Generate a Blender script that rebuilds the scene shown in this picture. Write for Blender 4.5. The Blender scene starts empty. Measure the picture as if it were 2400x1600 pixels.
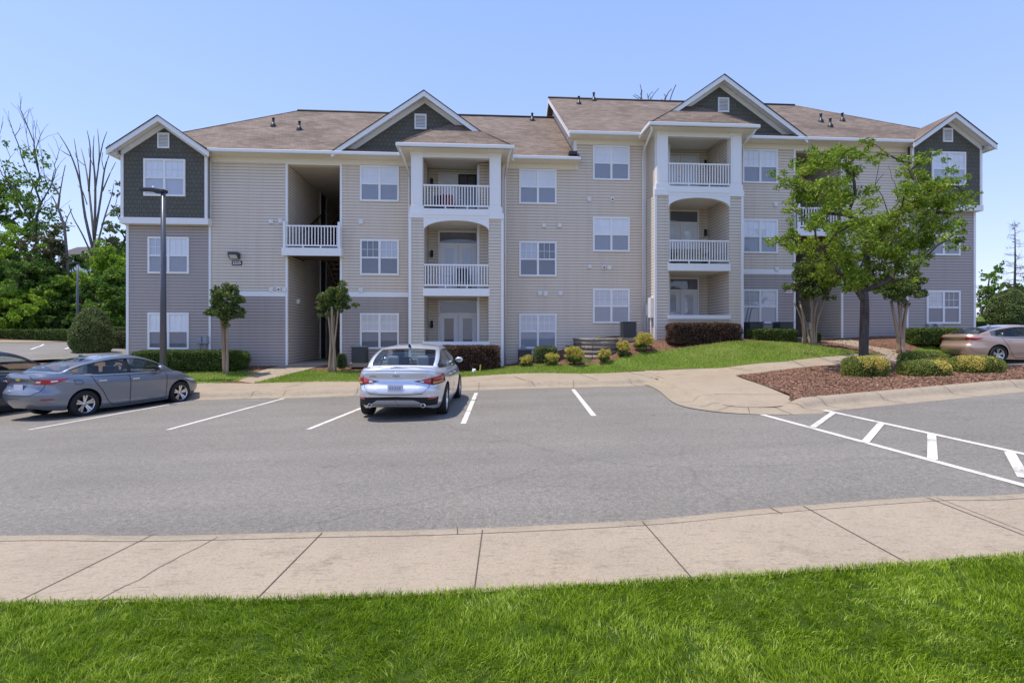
import bpy, bmesh, math, random
import numpy as np
from mathutils import Vector, Matrix

C = bpy.context.scene.collection
rng = np.random.default_rng(7)
random.seed(7)
R = math.radians

# ------------------------------------------------------------------ camera, sky, sun
scene = bpy.context.scene
CAMZ = 1.66
cam_d = bpy.data.cameras.new('camera'); cam = bpy.data.objects.new('camera', cam_d); C.objects.link(cam)
cam.location = (0, 0, CAMZ); cam.rotation_euler = (R(90), 0, 0)
cam_d.sensor_width = 36; cam_d.lens = 36 * 1200 / 2352; cam_d.shift_y = -16 / 2352
cam_d.clip_start = 0.05; cam_d.clip_end = 3000
scene.camera = cam
SUN_EL, SUN_AZ = 71.0, -93.6         # azimuth clockwise from +Y
w = bpy.data.worlds.new('World'); scene.world = w; w.use_nodes = True
nt = w.node_tree; nt.nodes.clear()
sky = nt.nodes.new('ShaderNodeTexSky'); sky.sky_type = 'NISHITA'; sky.sun_disc = False
sky.sun_elevation = R(SUN_EL); sky.sun_rotation = R(SUN_AZ); sky.air_density = 1.0; sky.dust_density = 0.7; sky.ozone_density = 2.5
tint = nt.nodes.new('ShaderNodeMix'); tint.data_type = 'RGBA'; tint.blend_type = 'MULTIPLY'; tint.inputs[0].default_value = 1
tint.inputs[7].default_value = (1.15, 1.0, 1.0, 1)
tcw = nt.nodes.new('ShaderNodeTexCoord'); spw = nt.nodes.new('ShaderNodeSeparateXYZ'); grad = nt.nodes.new('ShaderNodeValToRGB'); air = nt.nodes.new('ShaderNodeMix'); air.data_type = 'RGBA'; air.inputs[0].default_value = .72
gr = grad.color_ramp; gr.elements[0].position = .0; gr.elements[0].color = (.60, .72, 1.0, 1); gr.elements[1].position = 1.0; gr.elements[1].color = (.20, .38, .80, 1)
_e = gr.elements.new(.30); _e.color = (.37, .545, .96, 1); _e = gr.elements.new(.56); _e.color = (.275, .46, .92, 1)
amp = nt.nodes.new('ShaderNodeMix'); amp.data_type = 'RGBA'; amp.blend_type = 'MULTIPLY'; amp.inputs[0].default_value = 1; amp.inputs[7].default_value = (3.5, 3.4, 3.6, 1); amp.clamp_result = False
nt.links.new(tcw.outputs['Generated'], spw.inputs[0]); nt.links.new(spw.outputs[2], grad.inputs[0]); nt.links.new(grad.outputs[0], amp.inputs[6])
bg = nt.nodes.new('ShaderNodeBackground'); bg.inputs[1].default_value = 0.15
wo = nt.nodes.new('ShaderNodeOutputWorld')
nt.links.new(sky.outputs[0], tint.inputs[6]); nt.links.new(tint.outputs[2], air.inputs[6]); nt.links.new(amp.outputs[2], air.inputs[7]); nt.links.new(air.outputs[2], bg.inputs[0]); nt.links.new(bg.outputs[0], wo.inputs[0])
sun_d = bpy.data.lights.new('sun', 'SUN'); sun_d.energy = 2.45; sun_d.angle = R(0.5); sun_d.color = (1, 0.91, 0.77)
sun = bpy.data.objects.new('sun', sun_d); C.objects.link(sun)
el, az = R(SUN_EL), R(SUN_AZ)
sv = Vector((math.sin(az) * math.cos(el), math.cos(az) * math.cos(el), math.sin(el)))
sun.rotation_euler = sv.to_track_quat('Z', 'Y').to_euler(); sun.location = sv * 60
scene.view_settings.view_transform = 'Standard'; scene.view_settings.look = 'None'
scene.view_settings.exposure = 1.06; scene.view_settings.gamma = 1
scene.render.engine = 'CYCLES'
scene.cycles.max_bounces = 6; scene.cycles.transparent_max_bounces = 12
scene.cycles.diffuse_bounces = 4

# ------------------------------------------------------------------ materials
class NT:
    def __init__(s, name):
        s.m = bpy.data.materials.new(name); s.m.use_nodes = True
        s.t = s.m.node_tree; s.b = s.t.nodes['Principled BSDF']; s.out = s.t.nodes['Material Output']
    def n(s, kind, **kw):
        x = s.t.nodes.new('ShaderNode' + kind)
        for k, v in kw.items():
            if k.startswith('i_'): x.inputs[int(k[2:]) if k[2:].isdigit() else k[2:].replace('_', ' ')].default_value = v
            else: setattr(x, k, v)
        return x
    def l(s, a, b): s.t.links.new(a, b)
    def coord(s, scale=(1, 1, 1), kind='Object'):
        tc = s.n('TexCoord'); mp = s.n('Mapping'); mp.inputs['Scale'].default_value = scale
        s.l(tc.outputs[kind], mp.inputs[0]); return mp.outputs[0]
    def noise(s, vec, scale, detail=4, rough=.6):
        x = s.n('TexNoise'); x.inputs['Scale'].default_value = scale; x.inputs['Detail'].default_value = detail
        x.inputs['Roughness'].default_value = rough; s.l(vec, x.inputs['Vector']); return x.outputs[0]
    def ramp(s, fac, stops, interp='LINEAR'):
        x = s.n('ValToRGB'); r = x.color_ramp; r.interpolation = interp
        while len(r.elements) > 1: r.elements.remove(r.elements[-1])
        for i, (p, c) in enumerate(stops):
            e = r.elements[0] if i == 0 else r.elements.new(p)
            e.position = p; e.color = (c[0], c[1], c[2], 1) if not isinstance(c, (int, float)) else (c, c, c, 1)
        s.l(fac, x.inputs[0]); return x.outputs[0]
    def mix(s, fac, a, b, mode='MIX'):
        x = s.n('Mix', data_type='RGBA', blend_type=mode)
        for v, i in ((fac, 0), (a, 6), (b, 7)):
            if hasattr(v, 'links') or hasattr(v, 'is_linked'): s.l(v, x.inputs[i])
            elif i == 0: x.inputs[0].default_value = v
            else: x.inputs[i].default_value = (*v, 1) if len(v) == 3 else v
        return x.outputs[2]
    def math(s, op, a, b=None, c=None):
        x = s.n('Math', operation=op)
        for i, v in enumerate((a, b, c)):
            if v is None: continue
            if hasattr(v, 'is_linked'): s.l(v, x.inputs[i])
            else: x.inputs[i].default_value = v
        return x.outputs[0]
    def bump(s, h, strength=.5, dist=.02):
        x = s.n('Bump'); x.inputs['Strength'].default_value = strength; x.inputs['Distance'].default_value = dist
        s.l(h, x.inputs['Height']); s.l(x.outputs[0], s.b.inputs['Normal'])
    def col(s, c):
        if hasattr(c, 'is_linked'): s.l(c, s.b.inputs['Base Color'])
        else: s.b.inputs['Base Color'].default_value = (*c, 1)
    def set(s, **kw):
        for k, v in kw.items(): s.b.inputs[k.replace('_', ' ')].default_value = v
        return s.m

def plain(name, c, rough=.5, metal=0, spec=.5, vary=.0, coat=0):
    q = NT(name)
    if vary:
        v = q.coord(); n = q.noise(v, 6, 5)
        q.col(q.mix(n, tuple(x * (1 - vary) for x in c), tuple(min(1, x * (1 + vary)) for x in c)))
    else: q.col(c)
    return q.set(Roughness=rough, Metallic=metal, Specular_IOR_Level=spec, Coat_Weight=coat, Coat_Roughness=.03)

def siding(name, c, lap=.125, seam=.42):
    q = NT(name); tc = q.n('TexCoord'); sp = q.n('SeparateXYZ'); q.l(tc.outputs['Object'], sp.inputs[0])
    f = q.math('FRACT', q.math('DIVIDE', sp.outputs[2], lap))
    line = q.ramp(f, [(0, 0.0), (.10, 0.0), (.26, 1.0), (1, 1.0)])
    v = q.coord((.5, .5, 3)); n = q.noise(v, 2.2, 4); v2 = q.coord((.06, .06, 8.5), 'Object'); n2 = q.noise(v2, 1, 1)
    base = q.mix(n, tuple(x * .93 for x in c), tuple(x * 1.05 for x in c))
    base = q.mix(q.math('MULTIPLY', n2, .35), base, tuple(x * .86 for x in c))
    st = q.ramp(q.noise(q.coord((2.6, 2.6, .10)), 1.4, 4, .7), [(.30, .90), (.5, 1.0)]); base = q.mix(1, base, st, 'MULTIPLY')
    q.col(q.mix(line, tuple(x * seam for x in c), base))  # paints the shade under each board's lip as a dark line
    h = q.ramp(f, [(0, 0.2), (.08, 1.0), (1, .35)])
    q.bump(h, .8, .012)
    return q.set(Roughness=.55, Specular_IOR_Level=.3)

def shakes(name, c):
    q = NT(name); tc = q.n('TexCoord'); sp = q.n('SeparateXYZ'); q.l(tc.outputs['Object'], sp.inputs[0])
    cb = q.n('CombineXYZ'); q.l(q.math('ADD', sp.outputs[0], sp.outputs[1]), cb.inputs[0]); q.l(sp.outputs[2], cb.inputs[1])
    b = q.n('TexBrick', offset=.5); q.l(cb.outputs[0], b.inputs['Vector'])
    for k, v in (('Scale', 1.0), ('Mortar Size', .008), ('Brick Width', .17), ('Row Height', .175), ('Mortar Smooth', .3), ('Bias', 0)): b.inputs[k].default_value = v
    b.inputs['Color1'].default_value = (*[x * .93 for x in c], 1); b.inputs['Color2'].default_value = (*[x * 1.06 for x in c], 1)
    b.inputs['Mortar'].default_value = (*[x * .45 for x in c], 1)
    q.col(b.outputs[0]); inv = q.math('SUBTRACT', 1, b.outputs[1]); q.bump(inv, .6, .012)
    return q.set(Roughness=.75, Specular_IOR_Level=.2)

def shingle_roof(name):
    q = NT(name); tc = q.n('TexCoord'); sp = q.n('SeparateXYZ'); q.l(tc.outputs['Object'], sp.inputs[0])
    cb = q.n('CombineXYZ'); q.l(q.math('ADD', sp.outputs[0], q.math('MULTIPLY', sp.outputs[1], .37)), cb.inputs[0]); q.l(q.math('MULTIPLY', sp.outputs[2], 1.8), cb.inputs[1])
    b = q.n('TexBrick', offset=.37); q.l(cb.outputs[0], b.inputs['Vector'])
    for k, v in (('Scale', 1.0), ('Mortar Size', .006), ('Brick Width', .31), ('Row Height', .145), ('Mortar Smooth', .2)): b.inputs[k].default_value = v
    b.inputs['Color1'].default_value = (.175, .136, .112, 1); b.inputs['Color2'].default_value = (.272, .217, .182, 1)
    b.inputs['Mortar'].default_value = (.12, .095, .085, 1)
    v = q.coord((.28, .28, .5)); n = q.noise(v, 1.6, 5, .62); st = q.ramp(n, [(.34, .70), (.56, 1.0), (1, 1.06)])
    v2 = q.coord((1, 1, 1)); n2 = q.noise(v2, 14, 3)
    c = q.mix(1.0, b.outputs[0], st, 'MULTIPLY')
    c = q.mix(.3, c, q.ramp(n2, [(.2, .5), (.8, 1.0)]), 'MULTIPLY')
    q.col(c); q.bump(q.math('SUBTRACT', 1, b.outputs[1]), .5, .01)
    return q.set(Roughness=.9, Specular_IOR_Level=.15)

def leafmat(name, dark, light, scale=1.2, trans=.25, tip=None, tipat=.9):
    q = NT(name); a = q.n('Attribute', attribute_name='rnd'); v = q.coord()
    n = q.noise(v, scale, 3)
    f = q.math('ADD', q.math('MULTIPLY', n, .55), q.math('MULTIPLY', a.outputs['Fac'], .5))
    st = [(.2, dark), (.75, light)]
    if tip: st[1] = (min(.75, tipat - .12), light); st += [(tipat, tip)]
    c = q.ramp(f, st); q.col(c)
    tr = q.n('BsdfTranslucent'); q.l(c, tr.inputs[0]); mx = q.n('MixShader'); mx.inputs[0].default_value = trans
    q.l(q.b.outputs[0], mx.inputs[1]); q.l(tr.outputs[0], mx.inputs[2]); q.l(mx.outputs[0], q.out.inputs[0])
    return q.set(Roughness=.55, Specular_IOR_Level=.14)

def glassmat(name, tintc=(.55, .62, .64), boost=1.0, rough=.0):
    q = NT(name); q.t.nodes.remove(q.b)
    tr = q.n('BsdfTransparent'); tr.inputs[0].default_value = (*tintc, 1)
    gl = q.n('BsdfGlossy'); gl.inputs['Roughness'].default_value = rough
    lw = q.n('LayerWeight'); lw.inputs[0].default_value = .5
    f = q.math('MINIMUM', q.math('MULTIPLY_ADD', q.math('POWER', lw.outputs['Facing'], 5.0), .96, .042 * boost), 1.0)
    mx = q.n('MixShader'); q.l(f, mx.inputs[0]); q.l(tr.outputs[0], mx.inputs[1]); q.l(gl.outputs[0], mx.inputs[2]); q.l(mx.outputs[0], q.out.inputs[0])
    return q.m

def asphalt():
    q = NT('asphalt'); v = q.coord()
    n1 = q.noise(v, 60, 3, .85); n2 = q.noise(v, .35, 5, .6); vv = q.coord((.12, 1.2, 1)); n3 = q.noise(vv, 1.0, 4)
    vo = q.n('TexVoronoi'); vo.inputs['Scale'].default_value = 120; q.l(v, vo.inputs['Vector'])
    c = q.ramp(n1, [(.25, (.075, .069, .060)), (.5, (.180, .168, .148)), (.72, (.345, .322, .29)), (.85, (.54, .51, .465))])
    c = q.mix(q.math('MULTIPLY', vo.outputs['Distance'], .55), c, (.275, .256, .229))
    c = q.mix(1, c, q.ramp(n2, [(.3, .88), (.7, 1.08)]), 'MULTIPLY'); c = q.mix(1, c, q.ramp(n3, [(.3, .9), (.7, 1.06)]), 'MULTIPLY')
    # thin wandering cracks and oil stains
    vc = q.n('TexVoronoi', feature='DISTANCE_TO_EDGE'); vc.inputs['Scale'].default_value = .16
    wv = q.n('Mix', data_type='VECTOR'); nz = q.n('TexNoise'); nz.inputs['Scale'].default_value = 1.3; q.l(v, nz.inputs['Vector'])
    wv.inputs[0].default_value = .35; q.l(v, wv.inputs[4]); q.l(nz.outputs['Color'], wv.inputs[5]); q.l(wv.outputs[1], vc.inputs['Vector'])
    ck = q.ramp(vc.outputs['Distance'], [(0, .84), (.0012, .92), (.0022, 1.0)]); c = q.mix(1, c, ck, 'MULTIPLY'); n6 = q.noise(v, 22, 3, .8); c = q.mix(1, c, q.ramp(n6, [(.3, .68), (.7, 1.2)]), 'MULTIPLY')
    n4 = q.noise(v, 2.4, 3, .5); c = q.mix(1, c, q.ramp(n4, [(.22, .74), (.33, 1.0)]), 'MULTIPLY')
    q.col(c); q.bump(q.math('ADD', n1, q.math('MULTIPLY', vo.outputs['Distance'], .8)), .55, .008)
    return q.set(Roughness=.82, Specular_IOR_Level=.35)

def concrete(name, c, sc=1.0):
    q = NT(name); v = q.coord()
    n1 = q.noise(v, 1.1 * sc, 6, .65); n2 = q.noise(v, 60, 3, .7); n3 = q.noise(v, .45 * sc, 3); n5 = q.noise(q.coord((1, 4, 1)), 9, 4, .7)
    k = q.ramp(n1, [(.25, tuple(x * .84 for x in c)), (.5, c), (.8, tuple(min(1, x * 1.07) for x in c))])
    k = q.mix(q.ramp(n3, [(.55, 0.0), (.75, .35)]), k, (c[0] * .98, c[1] * .78, c[2] * .62))
    k = q.mix(1, k, q.ramp(n2, [(.25, .66), (.5, 1.0), (.8, 1.1)]), 'MULTIPLY')
    k = q.mix(1, k, q.ramp(n5, [(.30, .70), (.46, 1.0)]), 'MULTIPLY'); k = q.mix(1, k, q.ramp(q.noise(v, 2.6, 5, .75), [(.30, .80), (.44, 1.0)]), 'MULTIPLY')
    q.col(k); q.bump(n2, .4, .004); return q.set(Roughness=.85, Specular_IOR_Level=.25)

def mulch():
    q = NT('mulch'); v = q.coord((1, 1, 1)); vo = q.n('TexVoronoi'); vo.inputs['Scale'].default_value = 22; q.l(q.coord((1, .45, 1)), vo.inputs['Vector'])
    n = q.noise(v, 40, 4, .7); n2 = q.noise(v, .8, 3)
    c = q.ramp(n, [(.25, (.09, .042, .028)), (.5, (.235, .13, .088)), (.75, (.40, .245, .165))])
    c = q.mix(1, c, q.ramp(n2, [(.3, .75), (.7, 1.1)]), 'MULTIPLY')
    q.col(c); q.bump(q.math('ADD', n, vo.outputs['Distance']), 1.0, .04); return q.set(Roughness=.9, Specular_IOR_Level=.1)

def grassy(name, a, b, sc=1.0):
    q = NT(name); v = q.coord(); n = q.noise(v, 1.2 * sc, 5, .65); n2 = q.noise(v, 45, 3, .7)
    c = q.ramp(n, [(.3, a), (.7, b)]); c = q.mix(1, c, q.ramp(n2, [(.2, .55), (.7, 1.1)]), 'MULTIPLY'); q.col(c); q.bump(n2, .8, .03)
    return q.set(Roughness=.8, Specular_IOR_Level=.1)

def wornpaint():  # white paint with asphalt showing through
    q = NT('road_paint'); v = q.coord(); n = q.noise(v, 26, 4, .8); n2 = q.noise(v, 2.2, 3, .6)
    f = q.ramp(q.math('ADD', q.math('MULTIPLY', n, .7), q.math('MULTIPLY', n2, .5)), [(.45, 0.0), (.58, 1.0)])
    q.col(q.mix(f, (.30, .285, .265), (.62, .60, .57))); return q.set(Roughness=.8, Specular_IOR_Level=.2)

def carpaint(name, c, metal=.55):
    q = NT(name); q.col(c); return q.set(Metallic=metal, Roughness=.32, Coat_Weight=1.0, Coat_Roughness=.02)

def bark(name, a, b, sc=9):
    q = NT(name); n = q.noise(q.coord((1, 1, .18)), sc, 5, .7); q.col(q.ramp(n, [(.3, a), (.7, b)])); q.bump(n, .9, .03)
    return q.set(Roughness=.9, Specular_IOR_Level=.1)

def blindmat(name, c, slat=.028, dark=.5):
    q = NT(name); tc = q.n('TexCoord'); sp = q.n('SeparateXYZ'); q.l(tc.outputs['Object'], sp.inputs[0])
    f = q.math('FRACT', q.math('DIVIDE', sp.outputs[2], slat)); k = q.ramp(f, [(0, dark), (.25, 1.0), (1, 1.0)])
    n = q.noise(q.coord((2, 2, 1)), 1.5, 2)
    q.col(q.mix(1, q.mix(n, tuple(x * .88 for x in c), tuple(min(1, x * 1.08) for x in c)), k, 'MULTIPLY')); return q.set(Roughness=.6)

M = dict(
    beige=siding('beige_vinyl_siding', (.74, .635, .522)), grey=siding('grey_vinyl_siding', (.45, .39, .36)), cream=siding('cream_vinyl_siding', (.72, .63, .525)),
    shake=shakes('dark_green_shakes', (.125, .122, .104)), roof=shingle_roof('brown_shingles'),
    trim=plain('white_trim', (.84, .83, .83), .45, vary=.03), soffit=plain('cream_soffit', (.83, .77, .66), .6, vary=.04), wood=plain('brown_framing', (.10, .065, .045), .8, vary=.3),
    inside=plain('dark_interior', (.05, .05, .055), .8), black=plain('black_metal', (.018, .018, .02), .4), rubber=plain('black_rubber', (.012, .012, .013), .75), darkgrey=plain('dark_grey_metal', (.05, .055, .062), .45),
    roofedge=plain('dark_roof_edge', (.035, .033, .035), .7), pole=plain('pole_paint', (.09, .095, .12), .35, vary=.1), boxw=plain('white_plastic', (.76, .75, .74), .5), boxg=plain('grey_enclosure', (.33, .34, .36), .45),
    door=plain('white_door', (.74, .74, .78), .35), doord=plain('dark_door', (.03, .027, .028), .4), blind=blindmat('white_blind', (.86, .88, .92), dark=.72), blind2=blindmat('grey_blind', (.55, .58, .66), dark=.4), curtain=blindmat('sheer_curtain', (.60, .60, .62), .9, .85),
    screen=plain('insect_screen', (.27, .285, .34), .6, vary=.12), screend=plain('dark_insect_screen', (.125, .135, .18), .55, vary=.2),
    wglass=glassmat('window_glass', (.97, .98, 1), 2.2), cglass=glassmat('car_glass', (.78, .84, .84), 1.5), chrome=plain('chrome', (.75, .76, .78), .12, 1.0),
    asphalt=asphalt(), concrete=concrete('sidewalk_concrete', (.345, .285, .215)), kerb=concrete('kerb_concrete', (.335, .28, .21), 1.6), joint=plain('joint_dirt', (.085, .065, .05), .9), paint=wornpaint(),
    mulch=mulch(), chip=leafmat('mulch_chip', (.10, .047, .032), (.41, .255, .175), 3, 0), soil=grassy('thatch', (.03, .06, .006), (.07, .115, .014), 3), lawn=grassy('lawn_soil', (.09, .16, .02), (.17, .25, .045)), field=grassy('field', (.055, .085, .018), (.11, .12, .04), .3),
    blade=leafmat('grass_blade', (.03, .095, .001), (.29, .43, .025), 1.6, .36, (.58, .66, .16), .74), dryblade=leafmat('lawn_blade', (.13, .23, .022), (.38, .50, .075), .55, .40, (.60, .57, .22), .74),
    bark=bark('grey_bark', (.045, .038, .034), (.15, .125, .11)), smooth=bark('tan_smooth_bark', (.23, .16, .11), (.46, .36, .27), 4), dead=bark('dead_wood', (.10, .085, .075), (.25, .22, .20)),
    lf_tree=leafmat('street_tree_leaf', (.045, .105, .006), (.28, .40, .045), 1.2, .42, (.52, .54, .11), .80), lf_crape=leafmat('crape_leaf', (.035, .07, .018), (.18, .24, .065), 3, .28, (.36, .27, .12)),
    lf_hedge=leafmat('hedge_leaf', (.04, .075, .018), (.15, .215, .05), 3, .25, (.27, .30, .10)), lf_island=leafmat('island_leaf', (.08, .12, .02), (.29, .35, .08), 3, .28, (.50, .48, .16), .8), lf_maroon=leafmat('maroon_leaf', (.03, .018, .015), (.17, .105, .07), 3, .18, (.42, .30, .19)), lf_gold=leafmat('gold_leaf', (.13, .20, .03), (.52, .50, .09), 9, .3, (.84, .58, .17), .70),
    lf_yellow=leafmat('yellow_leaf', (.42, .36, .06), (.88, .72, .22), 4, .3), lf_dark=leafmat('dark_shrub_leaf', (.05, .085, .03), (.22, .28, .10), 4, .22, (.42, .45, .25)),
    lf_w1=leafmat('wood_leaf_dark', (.03, .075, .015), (.14, .235, .045), .5, .32), lf_w2=leafmat('wood_leaf_mid', (.045, .11, .014), (.21, .335, .05), .5, .33), lf_w3=leafmat('wood_leaf_lime', (.09, .19, .012), (.32, .47, .05), .6, .38), lf_w4=leafmat('wood_leaf_olive', (.055, .065, .028), (.17, .165, .075), .5, .25),
    block=None, red=plain('red_lens', (.42, .008, .012), .12, coat=1), redd=plain('red_fabric', (.30, .05, .05), .8), amber=plain('amber_lens', (.65, .18, .01), .15, coat=1), lens=plain('clear_lens', (.7, .72, .74), .12, coat=1), plate=plain('number_plate', (.55, .57, .66), .5, vary=.15),
    plateink=plain('plate_ink', (.33, .34, .43), .6), gold=plain('gold_badge', (.75, .52, .16), .25, .8), signb=plain('sign_black', (.012, .014, .02), .4), white=plain('sign_white', (.85, .85, .85), .5), signr=plain('sign_red', (.55, .03, .03), .5), yellow=plain('yellow_stake', (.75, .5, .04), .5),
    olive=plain('olive_cushion', (.30, .27, .11), .8), seat=plain('car_seat', (.045, .045, .05), .8), seatl=plain('light_car_seat', (.25, .25, .26), .8),
    silver=carpaint('silver_paint', (.68, .70, .76)), grey_p=carpaint('grey_blue_paint', (.20, .225, .275)), blue_p=carpaint('dark_blue_paint', (.06, .072, .105)), beige_p=carpaint('champagne_paint', (.52, .37, .29)), cmirror=plain('mirror_glass', (.28, .32, .38), .05, 1.0), alloy=plain('alloy', (.62, .63, .66), .25, .9), rotor=plain('dark_alloy', (.03, .03, .035), .4, .6),
)
def blockmat():
    q = NT('retaining_block'); tc = q.n('TexCoord'); sp = q.n('SeparateXYZ'); q.l(tc.outputs['Object'], sp.inputs[0]); cb = q.n('CombineXYZ')
    q.l(q.math('ADD', sp.outputs[0], sp.outputs[1]), cb.inputs[0]); q.l(sp.outputs[2], cb.inputs[1]); b = q.n('TexBrick'); q.l(cb.outputs[0], b.inputs['Vector'])
    for k, v in (('Scale', 1.0), ('Mortar Size', .007), ('Brick Width', .38), ('Row Height', .19)): b.inputs[k].default_value = v
    b.inputs['Color1'].default_value = (.24, .20, .165, 1); b.inputs['Color2'].default_value = (.37, .315, .26, 1); b.inputs['Mortar'].default_value = (.10, .085, .07, 1)
    n = q.noise(q.coord(), 14, 5, .7); q.col(q.mix(.8, b.outputs[0], q.ramp(n, [(.25, .45), (.7, 1.25)]), 'MULTIPLY')); q.bump(n, 1, .04); return q.set(Roughness=.9)
M['block'] = blockmat()

# ------------------------------------------------------------------ mesh helpers
def tag(o, label=None, cat=None, group=None, kind=None):
    if label: o['label'] = label
    if cat: o['category'] = cat
    if group: o['group'] = group
    if kind: o['kind'] = kind
    return o
def empty(name, loc=(0, 0, 0), rz=0, label=None, cat=None, group=None):
    o = bpy.data.objects.new(name, None); C.objects.link(o); o.location = loc; o.rotation_euler = (0, 0, rz); o.empty_display_size = .2
    return tag(o, label, cat, group)
def link(name, me, mats, parent=None):
    for m in (mats if isinstance(mats, (list, tuple)) else [mats]): me.materials.append(M[m] if isinstance(m, str) else m)
    o = bpy.data.objects.new(name, me); C.objects.link(o)
    if parent is not None: o.parent = parent
    return o
def npmesh(name, V, F, mats, parent=None, rnd=None, mi=None, smooth=False):
    """V (n,3); F (m,k) equal-size faces, or a list of such arrays."""
    Fs = F if isinstance(F, list) else [F]
    me = bpy.data.meshes.new(name); V = np.asarray(V, np.float32)
    me.vertices.add(len(V)); me.vertices.foreach_set('co', V.ravel())
    loops = np.concatenate([np.asarray(f).ravel() for f in Fs]).astype(np.int32)
    sizes = np.concatenate([np.full(len(f), np.asarray(f).shape[1]) for f in Fs]).astype(np.int32)
    starts = np.concatenate([[0], np.cumsum(sizes)[:-1]]).astype(np.int32)
    me.loops.add(len(loops)); me.loops.foreach_set('vertex_index', loops)
    me.polygons.add(len(sizes)); me.polygons.foreach_set('loop_start', starts)
    if mi is not None: me.polygons.foreach_set('material_index', np.asarray(mi, np.int32))
    if smooth: me.polygons.foreach_set('use_smooth', np.ones(len(sizes), bool))
    me.update(calc_edges=True); me.validate()
    if rnd is not None:
        a = me.attributes.new('rnd', 'FLOAT', 'FACE'); a.data.foreach_set('value', np.asarray(rnd, np.float32))
    return link(name, me, mats, parent)

class MB:
    """collects boxes, prisms and tubes and links them as one mesh object"""
    def __init__(s): s.bm = bmesh.new(); s.mi = 0
    def face(s, pts):
        f = s.bm.faces.new([s.bm.verts.new(p) for p in pts]); f.material_index = s.mi; return f
    def box(s, x0, x1, y0, y1, z0, z1):
        x0, x1 = sorted((x0, x1)); y0, y1 = sorted((y0, y1)); z0, z1 = sorted((z0, z1))
        v = [s.bm.verts.new((x, y, z)) for z in (z0, z1) for x, y in ((x0, y0), (x1, y0), (x1, y1), (x0, y1))]
        for q in ((3, 2, 1, 0), (4, 5, 6, 7), (0, 1, 5, 4), (1, 2, 6, 5), (2, 3, 7, 6), (3, 0, 4, 7)):
            s.bm.faces.new([v[i] for i in q]).material_index = s.mi
        return s
    def prism(s, poly, vec):
        vec = Vector(vec); a = [s.bm.verts.new(p) for p in poly]; b = [s.bm.verts.new(Vector(p) + vec) for p in poly]; n = len(poly)
        fs = [s.bm.faces.new(a[::-1]), s.bm.faces.new(b)] + [s.bm.faces.new((a[i], a[(i + 1) % n], b[(i + 1) % n], b[i])) for i in range(n)]
        for f in fs: f.material_index = s.mi
        return s
    def tube(s, pts, rads, n=8, cap=True, smooth=True):
        pts = [Vector(p) for p in pts]; rings = []
        if isinstance(rads, (int, float)): rads = [rads] * len(pts)
        for i, p in enumerate(pts):
            d = (pts[min(i + 1, len(pts) - 1)] - pts[max(i - 1, 0)]).normalized()
            u = d.cross(Vector((0, 0, 1)) if abs(d.z) < .9 else Vector((1, 0, 0))).normalized(); v = d.cross(u)
            rings.append([s.bm.verts.new(p + (u * math.cos(2 * math.pi * k / n) + v * math.sin(2 * math.pi * k / n)) * rads[i]) for k in range(n)])
        for a, b in zip(rings, rings[1:]):
            for k in range(n):
                f = s.bm.faces.new((a[k], a[(k + 1) % n], b[(k + 1) % n], b[k])); f.material_index = s.mi; f.smooth = smooth
        if cap: s.bm.faces.new(rings[0][::-1]).material_index = s.mi; s.bm.faces.new(rings[-1]).material_index = s.mi
        return s
    def lathe(s, prof, axis='Z', c=(0, 0, 0), n=28, smooth=True, caps=False):
        c = Vector(c); rings = []
        for r, h in prof:
            ring = []
            for k in range(n):
                a = 2 * math.pi * k / n; x, y = r * math.cos(a), r * math.sin(a)
                ring.append(s.bm.verts.new(c + (Vector((x, y, h)) if axis == 'Z' else Vector((x, h, y)) if axis == 'Y' else Vector((h, x, y)))))
            rings.append(ring)
        for a, b in zip(rings, rings[1:]):
            for k in range(n):
                f = s.bm.faces.new((a[k], a[(k + 1) % n], b[(k + 1) % n], b[k])); f.material_index = s.mi; f.smooth = smooth
        if caps:
            for q in (rings[0], rings[-1]): s.bm.faces.new(q).material_index = s.mi
        return s
    def build(s, name, mats, parent=None, bevel=0):
        bmesh.ops.recalc_face_normals(s.bm, faces=s.bm.faces)
        if bevel: bmesh.ops.bevel(s.bm, geom=[e for e in s.bm.edges if len(e.link_faces) == 2 and e.calc_face_angle(0) > .6], offset=bevel, segments=2, affect='EDGES', profile=.5)
        me = bpy.data.meshes.new(name); s.bm.to_mesh(me); s.bm.free(); return link(name, me, mats, parent)

def copy_thing(o, parent=None):
    c = o.copy(); C.objects.link(c)
    if parent is not None: c.parent = parent
    for ch in list(o.children): copy_thing(ch, c)
    return c
def set_lbl(o, label): o['label'] = label; return o

def text_mesh(name, txt, size, mat, parent, loc, rot, depth=.004, bold=0):
    cu = bpy.data.curves.new(name, 'FONT'); cu.body = txt; cu.size = size; cu.extrude = depth; cu.align_x = 'CENTER'; cu.align_y = 'CENTER'; cu.offset = bold
    t = bpy.data.objects.new(name, cu); C.objects.link(t); bpy.context.view_layer.update()
    me = bpy.data.meshes.new_from_object(t.evaluated_get(bpy.context.evaluated_depsgraph_get())); bpy.data.objects.remove(t)
    me.materials.clear(); o = link(name, me, mat, parent); o.location = loc; o.rotation_euler = rot; return o

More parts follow.
